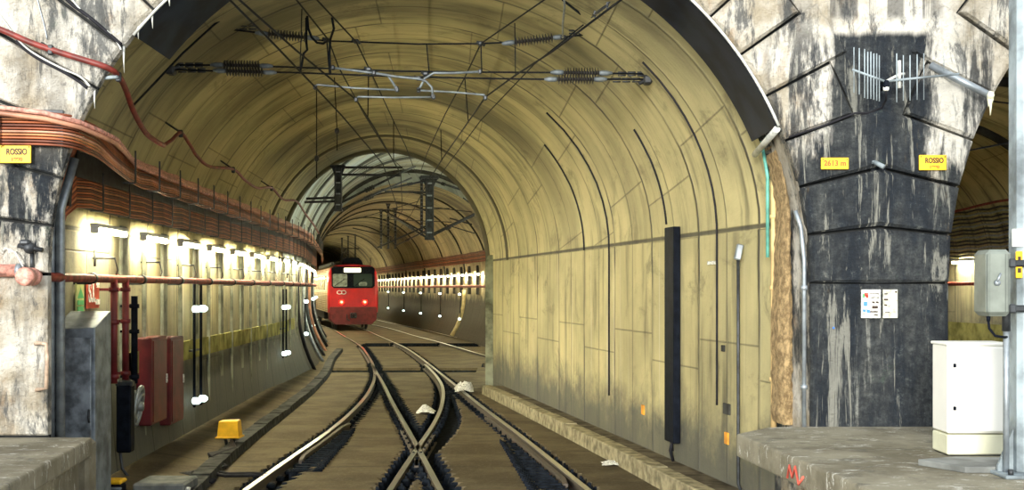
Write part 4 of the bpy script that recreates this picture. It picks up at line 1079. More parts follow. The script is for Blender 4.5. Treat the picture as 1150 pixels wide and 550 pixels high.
# weathered notices
a, b = P(967, 357, YP-.105), P(989, 325, YP-.105); c = (a+b)/2
t = thing('notice', 'weathered white notice with red and blue print on the right pier, left one', 'notice', (c.x, c.y, a.z))
mb = MB(); mb.bbox(c, (b.x-a.x, .008, b.z-a.z), .002); mb.build('sheet', 'paper', t)
w_, h = b.x-a.x, b.z-a.z; yf = YP-.111
for m, lst in (('red', ((-.25, .32, .2, .12), (-.2, .25, .12, .1))), ('green', ((-.38, .28, .12, .14),)), ('blue', ((-.28, .0, .18, .16), (-.34, -.24, .14, .08), (-.14, -.26, .16, .12))), ('ink', ((.15, .35, .5, .03), (.2, .22, .4, .03), (.12, .05, .12, .06), (.32, .05, .12, .06), (.2, -.12, .3, .10), (.15, -.28, .4, .05), (.25, -.38, .2, .04)))):
    mb = MB()
    for u, v, ww, hh in lst: mb.box((c.x+u*w_, yf, c.z+v*h), (ww*w_, .003, hh*h))
    mb.build('print', m, t)
a, b = P(991.5, 357, YP-.105), P(1008, 325, YP-.105); c = (a+b)/2; w_, h = b.x-a.x, b.z-a.z
t = thing('notice', 'narrow faded cream notice on the right pier, right one', 'notice', (c.x, c.y, a.z))
mb = MB(); mb.bbox(c, (w_, .008, h), .002); mb.build('sheet', mat('faded cream paper', (.52, .52, .44), .8, 0, .4, 30), t)
mb = MB()
for u, v, ww, hh in ((-.3, .35, .2, .04), (-.3, .15, .3, .06), (-.32, -.05, .2, .05), (-.2, -.3, .3, .03), (.38, .42, .12, .06)): mb.box((c.x+u*w_, yf, c.z+v*h), (ww*w_, .003, hh*h))
mb.build('print', 'ink', t)
p = P(936, 368, YP-.105); mb = MB(); mb.lathe((p.x, p.y, p.z), (p.x, p.y-.008, p.z), [(0, .010), (1, .010)], 10)
tag(mb.build('survey_mark', 'blue'), 'tiny blue survey dot low on the right pier', 'marker')
# red chalk mark on the platform edge
mb = MB(); g = [P(893, 527, 9.1), P(895, 517, 9.1), P(898, 525, 9.1), P(901, 516, 9.1), P(905, 529, 9.1), P(910, 521, 9.1)]
fx = lambda p: (interp(p.z, [(0, 2.10), (2, 2.10)]))
pts = []
for q, (dy, dz) in enumerate(((0, -.06), (-.03, .04), (-.07, -.04), (-.11, .05), (-.16, -.07), (-.22, .0))):
    yq = 9.25+dy*1.6; pts.append((1.94+(10.62-yq)*.3/2.95-.006, yq, .93+dz))
mb.tube(pts, .010, 5); tag(mb.build('paint_mark', mat('red spray paint', (.75, .12, .08), .7, 0, .1, 9)), 'red scrawled mark on the edge of the right platform', 'mark')

# ------------------------------------------------------------------ aerials on the right pier
YA = YP-.35
def aerial(lab, boom, els, m='steel_light', r=.0045):
    c = P(*boom[0], YA); t = thing('yagi_aerial', lab, 'aerial', c)
    mb = MB(); mb.tube([P(*boom[0], YA), P(*boom[1], YA-.03)], .011, 7); mb.build('boom', m, t)
    for (px, y0, y1, r_) in els:
        f = (px-boom[0][0])/(boom[1][0]-boom[0][0]); mb = MB()
        mb.tube([P(px, y0, YA-.03*f), P(px, y1, YA-.03*f)], r_, 6); mb.build('element', m, t)
    return t
ta = aerial('left aerial with seven close set upright rods on the right pier', ((957, 78), (993, 91)), [(959, 53, 104, .0045), (965, 54, 106, .0055), (971, 55, 110, .0055), (974.5, 58, 111, .0065), (978, 58, 111, .0065), (981.3, 60, 112, .0065), (984.6, 60, 113, .0055), (987.5, 62, 114, .0055)])
tb = aerial('right aerial with long pale boom pointing right on the right pier', ((997, 91), (1077, 83)), [(1007, 60, 115, .0055), (1014.5, 62, 113, .0045), (1022, 62, 113, .0055), (1030, 61, 112, .0055), (1037.5, 60, 112, .0045), (1060, 58, 80, .0035)])
mb = MB(); mb.tube([P(994, 92, YA), P(1011, 83, YA+.02), P(1016, 83, YA+.02)], .013, 7); mb.tube([P(1010, 68, YA+.02), P(1010, 99, YA+.02)], .016, 8); mb.build('reflector', 'edge', tb)
t = thing('aerial_bracket', 'white cylinder and black bracket carrying both aerials', 'bracket', P(995, 98, YA))
mb = MB(); mb.lathe(P(995, 102, YA), P(995, 91, YA), [(0, .018), (.1, .026), (.9, .026), (1, .018)], 12); mb.build('cylinder', 'white', t)
mb = MB(); mb.bbox(P(990, 97, YA+.12), (.05, .30, .07), .012); mb.build('arm', 'black', t)
mb = MB(); mb.tube([P(995, 103, YA), P(995, 112, YA+.1), P(990, 121, YP-.08), P(975, 127, YP-.07), P(960, 127, YP-.07), P(950, 131, YP-.06), P(925, 141, YP-.06), P(886, 154, YP-.06)], .010, 6)
tag(mb.build('aerial_cable', 'cabd'), 'black cable looping down from the aerials along the stone joint', 'cable')
# drain pipe with dripping lime end
t = thing('drain_pipe', 'slanted grey drain pipe across the upper right of the pier with a lime crusted end', 'pipe', P(1045, 74, YP-.1))
mb = MB(); mb.tube([P(1045, 73, YP-.08), P(1113, 108, YP-.30)], .034, 12); mb.build('pipe', 'steel_grey', t)
mb = MB()
for (px, py, dy) in ((1110, 108, 12), (1112, 110, 20), (1114, 107, 9)): mb.tube([P(px, py-4, YP-.3), P(px+.5, py+dy*.5, YP-.3), P(px, py+dy, YP-.3)], [.02, .012, .003], 6)
mb.ball(P(1112, 107, YP-.3), .04, 8); mb.build('lime_crust', 'cream', t)
p = P(982, 182, YP-.12); mb = MB(); mb.lathe(p, p+Vector((.06, -.08, -.05)), [(0, .022), (1, .022)], 8); mb.box(p+Vector((0, .05, 0)), (.03, .1, .03))
tag(mb.build('pipe_stub', 'steel_light'), 'short pale pipe stub above the top joint of the dark pier', 'pipe')
# ------------------------------------------------------------------ left pier: conduit, cables, handle
t = thing('red_conduit', 'thick red corrugated conduit sweeping from the left pier into the tunnel', 'conduit', P(0, 34, YP-.2))
way = [(-60, 12, YP-.12), (0, 33, YP-.14), (30, 46, YP-.14), (55, 55, YP-.14), (90, 66, YP-.14), (118, 75, YP-.12), (132, 84, YP+.05), (141, 100, YP+.5), (150, 125, 12.2), (163, 148, 12.9), (176, 159, 13.4), (184, 163, 13.9)]
mb = MB(); mb.tube(curve([P(*q) for q in way]), .028, 9); mb.build('thick_run', 'red_cable', t)
run = [P(184, 163, 13.9), P(193, 157, 14.2), P(203, 149, 14.7), P(213, 162, 15.2), P(222, 176, 15.8), P(236, 187, 16.6), P(262, 190, 18), P(275, 202, 19.3), P(289, 211, 20.6), P(305, 211, 22.2), P(318, 224, 24), P(333, 226, 25.6), P(343, 240, 27.6), P(352, 252, 30), P(358, 262, 33)]
mb = MB(); mb.tube(curve(run), .022, 8); mb.build('thin_run', 'red_cable', t)
for q in ((57, 55, YP-.14), (133, 85, YP+.05), (203, 149, 14.7), (262, 190, 18), (305, 211, 22.2)):
    p = P(*q); mb = MB(); mb.bbox(p+Vector((0, 0, -.01)), (.05, .05, .09), .01); mb.tube([p, p+Vector((-.22, .15, .14))], .012, 6); mb.build('clip', 'steel_dark', t)
mb = MB(); mb.tube([P(132, 86, YP), P(112, 88, YP+.05), P(104, 92, YP+.1)], .018, 7); tag(mb.build('support_arm', 'steel_light'), 'pale steel arm propping the red conduit at the arch edge', 'bracket')
for lab, m, r, pts in (('black and white cable along the lower stone joint of the left arch', 'edge', .010, ((-20, 0), (0, 18), (18, 42), (30, 54), (45, 64), (70, 77), (90, 86), (101, 97))),
                       ('black cable along the lower stone joint of the left arch', 'cabd', .014, ((18, 46), (30, 57), (45, 67), (70, 80), (88, 91), (98, 99))),
                       ('black cable along the upper stone joint of the left arch', 'cabd', .016, ((70, -6), (82, 6), (100, 19), (120, 36), (136, 50))),
                       ('thin white cable along the upper stone joint of the left arch', 'edge', .008, ((78, -4), (95, 16), (112, 29), (124, 38), (133, 50), (136, 56))),
                       ('thin grey wire hanging from above onto the red conduit', 'steel_grey', .006, ((40, -8), (46, 15), (50, 30), (53, 44)))):
    mb = MB(); mb.tube(curve([P(a, b, YP-.085) for a, b in pts], 4), r, 6); tag(mb.build('pier_cable', m), lab, 'cable')
mb = MB(); mb.tube([P(40, 386, YP-.04), P(41, 385, YP-.16), P(52, 386, YP-.2), P(53, 400, YP-.2), P(52, 436, YP-.2), P(42, 437, YP-.16), P(41, 438, YP-.04)], .018, 8)
tag(mb.build('grab_handle', mat('rusty pale steel', (.45, .33, .24), .6, .2, .4, 12)), 'rusty grab handle at the edge of the left pier', 'handle')
# lime drips at the arch edge
mb = MB()
for px, y0, L_ in ((106, 100, 22), (139, 52, 30), (155, 28, 16), (171, 14, 18), (190, -5, 12)):
    mb.tube([P(px, y0, YP-.03), P(px, y0+L_*.5, YP-.03), P(px+.5, y0+L_, YP-.03)], [.012, .008, .002], 6)
o = mb.build('lime_drips', 'edge'); tag(o, 'white lime drips hanging from the left edge of the stone arch', 'drips'); o['kind'] = 'stuff'

# ------------------------------------------------------------------ white cabinet, plate, pole
x0, x1, yf = 3.26, 3.76, 9.2; D = .33; z0 = 1.04
t = thing('equipment_cabinet', 'white equipment cabinet standing on the right platform', 'cabinet', ((x0+x1)/2, yf+D/2, z0))
xl, xr = x0, 3.72
mb = MB(); mb.bbox(((xl+xr)/2, yf+D/2, z0+.085), (xr-xl, D, .15), .008); mb.build('plinth', 'cream', t)
mb = MB(); mb.bbox(((xl+xr)/2, yf+D/2, z0+.5), (xr-xl, D, .66), .010); mb.build('body', 'white', t)
mb = MB(); mb.bbox(((xl+xr)/2, yf-.012, z0+.5), (xr-xl-.02, .022, .63), .006); d = mb.build('door', 'white', t)
for z in (z0+.36, z0+.68):
    mb = MB(); mb.bbox((xl+.045, yf-.028, z), (.022, .014, .030), .004); mb.build('hinge', 'black', d)
mb = MB(); mb.bbox(((xl+xr)/2, yf+D/2, z0+.838), (xr-xl+.02, D+.03, .022), .006); mb.build('lid', 'white', t)
mb = MB(); mb.bbox(((xl+xr)/2, yf+D/2, z0+.008), (xr-xl-.02, D-.02, .016), .004); mb.build('base', 'steel_dark', t)
t.rotation_euler = (0, 0, 0)
# flared base plate / grey slab lying in front
mb = MB(); pl = [(2.88, 8.72), (3.08, 8.35), (3.75, 8.33), (3.75, 8.78), (3.2, 8.86)]; mb.slab(pl, 1.04, 1.085)
tag(mb.build('cover_plate', mat('dark grey plate', (.17, .18, .17), .7, .1, .3, 6), bevel=.006), 'grey metal plate lying on the right platform before the cabinet', 'plate')
xp = (1153-575)*8.3/F; yp = 8.3
t = thing('steel_pole', 'thick grey steel pole with flared foot at the right edge', 'pole', (xp, yp, 1.04))
mb = MB(); mb.bbox((xp, yp, 1.04+3.2), (.19, .19, 6.4), .03); mb.build('shaft', 'steel_light', t)
for s_, in ((-1,), (1,)):
    mb = MB(); mb.prism([(xp+s_*.09, 1.04), (xp+s_*.20, 1.04), (xp+s_*.20, 1.10), (xp+s_*.09, 1.36)], yp-.012, yp+.012); mb.build('gusset', 'steel_light', t)
mb = MB(); mb.prism([(-.0, 1.04), (.0, 1.04), (.0, 1.36)], yp, yp) if False else None
mb.bbox((xp, yp, 1.052), (.46, .46, .024), .006); mb.build('foot_plate', 'steel_light', t)
for s_ in (-1, 1):
    mb = MB(); mb.lathe((xp+s_*.18, yp-.18, 1.06), (xp+s_*.18, yp-.18, 1.10), [(0, .018), (1, .018)], 6); mb.build('bolt', 'steel_dark', t)
p0, p1 = P(1136, 277, yp-.1), P(1154, 257, yp-.1)
mb = MB(); mb.bbox(((p0.x+p1.x)/2+.03, yp-.098, (p0.z+p1.z)/2), (p1.x-p0.x+.05, .006, p1.z-p0.z), .002); lab_ = mb.build('label_band', 'white', t)
t2 = thing('pole_label', 'small orange yellow plate on the steel pole', 'plate', P(1144, 312, yp-.1))
a, b = P(1141, 312, yp-.13), P(1148.5, 282, yp-.13)
mb = MB(); mb.bbox(((a.x+b.x)/2, yp-.125, (a.z+b.z)/2), (b.x-a.x, .010, b.z-a.z), .003); mb.build('plate', 'yellow', t2)
mb = MB(); mb.box(((a.x+b.x)/2, yp-.132, a.z+.05), (.022, .003, .03)); mb.box(((a.x+b.x)/2, yp-.132, b.z-.05), (.020, .003, .03)); mb.build('print', 'ink', t2)
# grey box on the pole
a, b = P(1105, 355, 8.1), P(1133, 280, 8.1); c = (a+b)/2
t = thing('control_box', 'grey plastic control box strapped to the steel pole', 'box', (c.x, 8.15, a.z))
mb = MB(); mb.bbox((c.x+.01, 8.2, c.z), (b.x-a.x, .26, b.z-a.z), .03); mb.build('body', 'plastic', t)
mb = MB(); mb.bbox((c.x-.015, 8.055, c.z), ((b.x-a.x)*.74, .03, (b.z-a.z)*.92), .014); mb.build('cover', 'plastic', t)
mb = MB(); mb.tube([(c.x-.025, 8.03, c.z+.0), (c.x-.02, 8.01, c.z+.03), (c.x-.0, 8.03, c.z+.06)], .008, 6); mb.lathe((c.x-.02, 8.04, c.z), (c.x-.02, 8.02, c.z), [(0, .022), (1, .018)], 10); mb.build('lock', 'steel_grey', t)
for zz in (c.z+.13, c.z-.17):
    mb = MB(); mb.bbox((c.x+.15, 8.17, zz), (.20, .04, .045), .01); mb.bbox((c.x+.10, 8.10, zz), (.05, .05, .06), .01); mb.bbox((xp, 8.19, zz), (.24, .02, .03), .006); mb.build('bracket', 'steel_dark', t)
mb = MB(); mb.lathe((c.x-.045, 8.12, a.z), (c.x-.045, 8.12, a.z-.035), [(0, .016), (1, .012)], 8); mb.tube([(c.x-.045, 8.12, a.z-.03), (c.x-.04, 8.12, a.z-.08), (c.x, 8.12, a.z-.13), (c.x+.07, 8.14, a.z-.14), (c.x+.10, 8.18, a.z-.14)], .009, 7); mb.build('cable', 'black', t)
q = P(1130, 355, 8.25); mb = MB(); mb.tube([(q.x, 8.25, 1.04), (q.x, 8.25, q.z+.05)], .020, 9)
t = tag(mb.build('conduit_pipe', 'steel_grey'), 'thin grey conduit rising from the platform beside the white cabinet', 'conduit')
mb = MB(); mb.tube([(q.x, 8.25, q.z-.1), (q.x, 8.25, q.z+.16)], .028, 9); mb.build('sleeve', 'steel_dark', t)

# ------------------------------------------------------------------ red train
TX, TY = -8.66, 67.0
t = thing('red_train', 'red commuter train with two lit red lamps standing in the tunnel', 'train', (TX, TY, 0)); t.rotation_euler = (0, 0, 0)
TROT = math.atan(.30)
def tb(mb, name, m, parent=t, bev=0):
    o = mb.build(name, m, None, bevel=bev); o.parent = parent
    if parent is not t: o.parent = parent
    return o
W = 1.36
sec_ = [(-W, .95), (-W-.02, 1.6), (-W-.01, 2.6), (-W+.04, 3.10), (-W+.16, 3.40), (-W+.42, 3.54), (0, 3.60), (W-.42, 3.54), (W-.16, 3.40), (W-.04, 3.10), (W+.01, 2.6), (W+.02, 1.6), (W, .95)]
def train_body(y0, y1, sx0=1, sx1=1, bulge=0):
    mb = MB(); n = len(sec_); vs = [(x*sx0, y0+bulge*0, z) for x, z in sec_]+[(x*sx1, y1, z) for x, z in sec_]
    mb.add(vs, [(i, i+1, n+i+1, n+i) for i in range(n-1)]+[(n-1, 0, n, 2*n-1), tuple(range(n)), tuple(range(n, 2*n))]); return mb
tb(train_body(.6, 22), 'carriage', 'train_side')
# cab mask, tapering forward
mb = MB(); n = len(sec_)
st = [(.62, 1.0, 1.0), (.2, 1.0, 1.0), (.03, .975, .99), (-.03, .92, .97)]
vs = []
for (y, sx, sz) in st:
    for x, z in sec_: vs.append((x*sx, y+(.10*max(0, (z-2.2))/1.3), 2.2+(z-2.2)*sz))
fs = []
for j in range(len(st)-1):
    for i in range(n): fs.append((j*n+i, j*n+(i+1) % n, (j+1)*n+(i+1) % n, (j+1)*n+i))
fs.append(tuple((len(st)-1)*n+i for i in range(n)))
mb.add(vs, fs); tb(mb, 'cab_front', 'train_red')
fy = lambda z: -.03+.10*max(0, (2.2+(z-2.2)*.97-2.2))/1.3
def panel(x0, x1, z0, z1, d, name, m, parent=t, rnd=.0):
    mb = MB(); a, b = fy(z0)-d, fy(z1)-d
    c = .05 if rnd == 0 else rnd
    pts = [(x0+c, z0), (x1-c, z0), (x1, z0+c), (x1, z1-c), (x1-c, z1), (x0+c, z1), (x0, z1-c), (x0, z0+c)]
    vs = [(x, fy(z)-d, z) for x, z in pts]+[(x, fy(z)+.02, z) for x, z in pts]
    k = len(pts); mb.add(vs, [tuple(range(k))]+[(i, (i+1) % k, k+(i+1) % k, k+i) for i in range(k)]); return tb(mb, name, m, parent)
band = panel(-1.17, 1.17, 2.28, 3.46, .015, 'window_band', 'black', rnd=.12)
panel(-1.10, -.32, 2.36, 3.06, .03, 'windscreen', 'glass_in'); panel(.02, 1.04, 2.36, 3.06, .03, 'windscreen', 'glass')
panel(.30, .75, 2.40, 2.62, .04, 'dashboard_light', 'glass_in', band)
panel(-.50, .42, 3.14, 3.38, .035, 'destination_display', 'display', rnd=.03)
mb = MB(); mb.tube([(-1.0, fy(2.4)-.05, 2.40), (-.5, fy(2.7)-.06, 2.75)], .015, 5); mb.tube([(.1, fy(2.4)-.05, 2.40), (.6, fy(2.7)-.06, 2.8)], .015, 5); tb(mb, 'wiper', 'black')
panel(-1.28, 1.28, .92, 1.26, .05, 'bumper', 'train_skirt')
for s_ in (-1, 1):
    x = s_*.63; mb = MB(); mb.lathe((x, -.03, 1.52), (x, -.085, 1.52), [(0, .17), (1, .15)], 18); hs = tb(mb, 'lamp_housing', 'train_skirt')
    mb = MB(); mb.lathe((x, -.08, 1.52), (x, -.11, 1.52), [(0, .115), (1, .10)], 16); tb(mb, 'tail_lamp', 'tail', hs)
    mb = MB(); mb.lathe((x, -.10, 1.52), (x, -.125, 1.52), [(0, .05), (1, .045)], 12); tb(mb, 'lamp_core', 'tail_core', hs)
# twin ring emblem
mb = MB()
def rib(pts, r=.022): mb.tube([(x, fy(2.1)-.045, z) for x, z in pts], r, 6)
for cx, sg in ((-.75, 1), (-.52, -1)):
    rib([(cx+.12*math.cos(a_)*1.05, 2.05+.095*math.sin(a_)) for a_ in [math.radians((40 if sg > 0 else 220)+i*280/16) for i in range(17)]])
rib([(-.64, 2.15), (-.62, 2.05), (-.64, 1.95)])
tb(mb, 'emblem', 'white')
# lower skirt, coupler, bogie, roof boxes
mb = MB()
skp = [(-1.30, 1.0), (-1.26, .55), (-1.0, .30), (1.0, .30), (1.26, .55), (1.30, 1.0)]
mb.prism([(x, z) for x, z in skp], -.02, 1.2, .05, .05); tb(mb, 'skirt', 'train_skirt')
mb = MB(); mb.bbox((0, -.22, .80), (.34, .44, .30), .05); mb.lathe((0, -.40, .80), (0, -.50, .80), [(0, .13), (1, .10)], 12); mb.tube([(-.35, -.1, .85), (-.35, -.2, .6), (-.2, -.22, .5)], .03, 6); tb(mb, 'coupler', 'steel_dark')
for y in (2.8, 17.5):
    mb = MB()
    mb.bbox((0, y, .55), (2.1, 3.0, .35), .05)
    for d in (-1.1, 1.1):
        for s_ in (-1, 1): mb.lathe((s_*.78, y+d, .43), (s_*.90, y+d, .43), [(0, .43), (1, .41)], 20)
    tb(mb, 'bogie', 'steel_dark')
mb = MB(); mb.bbox((0, 10, .72), (2.5, 9, .5), .05); tb(mb, 'underframe', 'steel_dark')
mb = MB(); mb.prism([(-.62, 3.52), (.62, 3.52), (.50, 3.80), (.34, 3.95), (-.34, 3.95), (-.50, 3.80)], .5, 3.0, .03, .03); tb(mb, 'roof_unit', 'black')
mb = MB(); mb.bbox((0, 12, 3.7), (1.7, 14, .28), .08); tb(mb, 'roof_equipment', 'steel_dark')
mb = MB()
mb.tube([(-.9, 5.5, 3.6), (-.1, 6.9, 4.2), (0, 5.6, 4.62)], .03, 6); mb.tube([(.9, 5.5, 3.6), (.1, 6.9, 4.2), (0, 5.6, 4.62)], .03, 6); mb.tube([(-.8, 5.6, 4.62), (.8, 5.6, 4.62)], .03, 6); tb(mb, 'pantograph', 'steel_dark')
mb = MB(); mb.tube([(1.0, .6, 3.5), (1.0, .6, 3.95)], .02, 6); mb.tube([(-.95, .5, 3.5), (-1.0, .5, 3.72)], .04, 6); tb(mb, 'horn', 'steel_dark')
for k in range(8):
    for s_ in (-1, 1):
        mb = MB(); mb.bbox((s_*(W+.01), 3.2+2.2*k, 2.55), (.03, 1.3, .75), .012); tb(mb, 'side_window', 'glass')
t.rotation_euler = (0, 0, TROT*.72)

# ------------------------------------------------------------------ overhead line
def insulator(mb, a, b, r=.062, n=13, core=.018):
    prof_ = [(0, core*1.2)]
    for i in range(n):
        f = (i+.5)/n; w2 = .5/n
        prof_ += [(f-w2*.8, core), (f-w2*.25, r*.92), (f, r), (f+w2*.15, r*.6), (f+w2*.5, core)]
    prof_ += [(1, core*1.2)]
    mb.lathe(a, b, prof_, 12); return mb
def span(lab, wire, ins, anchors, clamps, Yd, group=None, wr=.010):
    t = thing('cross_span', lab, 'overhead span', P(*wire[0], Yd), group)
    mb = MB(); mb.tube([P(x, y, Yd) for x, y in wire], wr, 6); mb.build('wire', 'wire', t)
    for (a, b) in ins:
        mb = insulator(MB(), P(*a, Yd), P(*b, Yd)); mb.build('insulator', 'insul', t)
        A, B_ = P(*a, Yd), P(*b, Yd); d = (B_-A).normalized()
        for e, sg in ((A, -1), (B_, 1)):
            mb = MB(); mb.lathe(e, e+d*sg*.15, [(0, .024), (.2, .030), (.6, .030), (1, .016)], 9); mb.build('end_fitting', 'arm_grey', t)
    for (x, y, ln) in anchors:
        c = P(x, y, Yd); mb = MB(); mb.bbox(c, (.10, .16, .10), .02); mb.tube([c+Vector((-.10, 0, -.04)), c+Vector((.10, 0, .05))], .022, 6); mb.tube([c, c+Vector((.02, .0, .10))], .03, 6)
        for q in range(3):
            cc = c+Vector((ln*(.13+.11*q), 0, .0)); mb.tube([cc+Vector((-.045, 0, .018)), cc+Vector((.045, 0, .018))], .010, 5); mb.tube([cc+Vector((-.045, 0, -.018)), cc+Vector((.045, 0, -.018))], .010, 5)
        mb.build('anchor', 'steel_dark', t)
    for (x, y) in clamps:
        mb = MB(); c = P(x, y, Yd); mb.bbox(c, (.07, .07, .05), .015); mb.tube([c+Vector((-.05, 0, .02)), c+Vector((.05, 0, -.02))], .018, 6); mb.build('clamp', 'steel_dark', t)
    return t
YA1, YA2 = 14.3, 14.0
span('upper cross span with one ribbed insulator at each end', [(248, 32), (285, 36), (367, 46), (400, 47), (470, 49.5), (540, 49), (580, 47), (640, 41), (678, 36)], [((301, 38), (344, 42)), ((621, 42.5), (578, 47.5))], [(250, 31, 1), (677, 36, -1)], [(367, 45), (400, 46.5), (540, 49), (632, 42)], YA1)
span('lower cross span, upper wire of the pair', [(190, 73), (250, 73), (330, 75.5), (450, 80), (545, 81), (620, 81.5), (735, 83)], [((251, 73), (292, 74)), ((673, 82), (633, 81.5))], [(189, 73, 1), (733, 83, -1)], [(414, 78), (478, 83)], YA2, 'paired wires of the lower cross span')
span('lower cross span, lower wire of the pair', [(190, 78), (255, 80), (330, 81.5), (450, 86), (545, 88), (610, 89), (728, 89)], [((254, 79.5), (296, 81)), ((667, 89), (626, 89))], [(192, 79, 1), (727, 90, -1)], [(422, 83), (470, 88)], YA2, 'paired wires of the lower cross span')
def arm(lab, pts, Yd, r=.014, m='arm_grey'):
    t = thing('registration_arm', lab, 'overhead arm', P(*pts[0], Yd)); mb = MB(); mb.tube([P(x, y, Yd) for x, y in pts], r, 8); mb.build('tube', m, t)
    mb = MB()
    for q in (pts[0], pts[-1]): mb.bbox(P(*q, Yd), (.045, .06, .055), .012)
    mb.build('clamp', 'steel_dark', t)
arm('upper left grey registration arm with hooked right end', [(374, 76), (400, 79.5), (425, 82.5), (435, 84), (440, 91), (445, 99)], YA2-.05)
arm('grey arm joining the two registration arms at the centre', [(420, 82), (445, 86), (470, 88.5), (478, 91), (485, 98), (486, 108)], YA2-.08)
arm('upper right grey registration arm with hooked left end', [(539, 80.5), (510, 82), (487, 82), (477, 88), (473, 96), (470, 101)], YA2-.05)
arm('lower left thin steady arm reaching to the left contact wire', [(446, 101), (400, 99), (356, 95), (354, 98)], YA2-.05, .011)
arm('lower left second steady arm ending near the right arm', [(487, 109), (440, 109.5), (402, 108.5), (400, 112)], YA2-.08, .011)
arm('lower right thin steady arm reaching to the right contact wire', [(470, 101.5), (510, 103.5), (544, 106.5), (545, 110)], YA2-.05, .011)
def ow(lab, pts, r=.010, name='contact_wire', m='wire'):
    mb = MB(); mb.tube([P(*q) for q in pts], r, 6); return tag(mb.build(name, m), lab, 'wire')
# contact wires (lower) and messenger wires (upper); each point = image column, row, true distance
CW = .0
def yz(py, z): return z*F/(HY-py)       # distance at which height z above the eye is seen on row py
lo, hi = 2.20, 2.84
def W_(pts, z): return [(x, y, yz(y, z)) for x, y in pts]
ow('left contact wire running to the left steady arm and on down the bore', W_([(215, -45), (258, 0), (309, 51), (354, 98), (384, 130), (430, 184)], lo)+[(446, 232, 36), (428, 262, 52)], .010)
ow('second left contact wire crossing below the cross spans', W_([(225, -38), (269, 0), (332, 56), (400, 112), (420, 143), (450, 195)], lo)+[(452, 236, 38), (436, 262, 52)], .010)
ow('right contact wire running from the upper right to the steady arm', W_([(760, -45), (697, 0), (620, 58), (578, 85), (545, 109), (525, 138), (497, 178), (480, 205)], lo)+[(462, 240, 44), (440, 268, 60)], .010)
ow('outer left messenger wire above the contact wires', W_([(300, -42), (333, 0), (369, 45), (380, 75), (410, 130), (440, 178)], hi)+[(460, 196, 34)], .009, 'messenger_wire')
ow('inner left messenger wire above the contact wires', W_([(316, -40), (356, 0), (400, 47), (416, 80), (442, 136), (456, 165)], hi)+[(466, 192, 34)], .009, 'messenger_wire')
ow('right messenger wire above the right contact wire', W_([(680, -48), (611, 0), (540, 49), (522, 87), (500, 128), (480, 171)], hi)+[(472, 194, 34)], .009, 'messenger_wire')
ow('thin diagonal wire from the vault to the far end of the bore on the right', [(655, 28, 13.4), (600, 72, 15.4), (540, 135, 19), (505, 182, 24), (482, 214, 30)], .008, 'stay_wire')
for (xa, ya_, xb, yb_, Yd, lab) in ((367, 46, 370, 84, 14.2, 'thick dark jumper wire below the left end of the upper span'), (479, 50, 482, 82, 14.2, 'short dropper between the two spans at the centre'), (540, 50, 541, 80, 14.2, 'short dropper between the spans at the right messenger'), (578, 26, 579, 86, 13.2, 'long thin dropper right of the centre'), (339, 10, 337, 75, 13.0, 'long thin dropper left of the centre'), (414, 80, 413, 131, 16.5, 'dropper hanging to the left contact wire'), (522, 87, 526, 138, 16.5, 'dropper hanging to the right contact wire'), (495, 146, 496, 180, 20, 'small far dropper on the right contact wire'), (442, 136, 442, 180, 20, 'small far dropper on the left contact wire')):
    mb = MB(); mb.tube([P(xa, ya_, Yd), P((xa+xb)/2, (ya_+yb_)/2, Yd), P(xb, yb_, Yd)], .006 if 'thin' in lab else .008, 5); tag(mb.build('dropper_wire', 'wire'), lab, 'wire')
for i, (px, y0, y1, Yd) in enumerate(((355.5, 98, 178, 16.5), (378.5, 112, 147, 16.5))):
    t = thing('weighted_dropper', ['left dropper wire with a dark ball at its foot', 'right dropper wire with a dark ball at its foot'][i], 'wire', P(px, y0, Yd))
    mb = MB(); mb.tube([P(px-1.5*i*2, y0-(0 if i == 0 else 25), Yd), P(px, y1, Yd), P(px, y1+22, Yd)], .007, 5); mb.build('wire', 'wire', t)
    mb = MB(); mb.ball(P(px, y1, Yd), (.034, .034, .045)); mb.build('ball', 'insul', t)
mb = MB(); mb.tube([P(345, 18, 13.9), P(346, 32, 13.9), P(350, 42, 13.9), P(356, 48, 13.9), P(363, 49, 13.9), P(367, 46, 14.1)], .014, 7); tag(mb.build('jumper_wire', 'wire'), 'dark looped jumper wire hanging at the left insulator', 'wire')
mb = MB(); mb.tube([P(344, 20, 13.9), P(344, 48, 13.9), P(345, 56, 13.9), P(341, 60, 13.9), P(339, 72, 13.9), P(337, 80, 13.9)], .014, 7); tag(mb.build('jumper_wire', 'wire'), 'dark kinked jumper wire dropping from the left messenger wire', 'wire')
mb = MB(); mb.tube([P(373, 20, 13.6), P(375, 32, 13.7), P(371, 44, 14), P(370, 60, 14), P(371, 84, 14)], .014, 7); tag(mb.build('jumper_wire', 'wire'), 'dark jumper wire curving down at the inner left messenger', 'wire')
mb = MB(); mb.tube([P(633, -14, 12.6), P(634, 8, 13), P(632, 26, 13.5), P(632, 42, 14.2)], .013, 6); tag(mb.build('jumper_wire', 'steel_grey'), 'grey jumper wire hanging above the right insulator of the upper span', 'wire')
# sectioning rod pair top right
t = thing('stay_rod', 'paired rods on the wire at the upper right of the vault', 'rod', P(680, 10, 12.2))
mb = MB()
for d in (-1.5, 1.5): mb.tube([P(665-d*.5, 18+d, 12.1), P(684-d*.5, 4+d, 11.7)], .008, 5)
mb.box(P(668, 16, 12.05), (.02, .02, .06)); mb.box(P(682, 6, 11.75), (.02, .02, .06)); mb.build('rods', 'steel_dark', t)
ow('loose black cable lying along the vault at the upper left', [(134, 85, 12.3), (150, 118, 12.45), (172, 95, 12.9), (205, 60, 13.3), (240, 28, 13.6), (262, 12, 13.9)], .012, 'vault_cable')
ow('black cable lying along the vault between the anchors on the right', [(632, 0, 13.2), (660, 22, 13.9), (690, 45, 14.0), (715, 66, 14.0), (735, 85, 14.0)], .014, 'vault_cable')

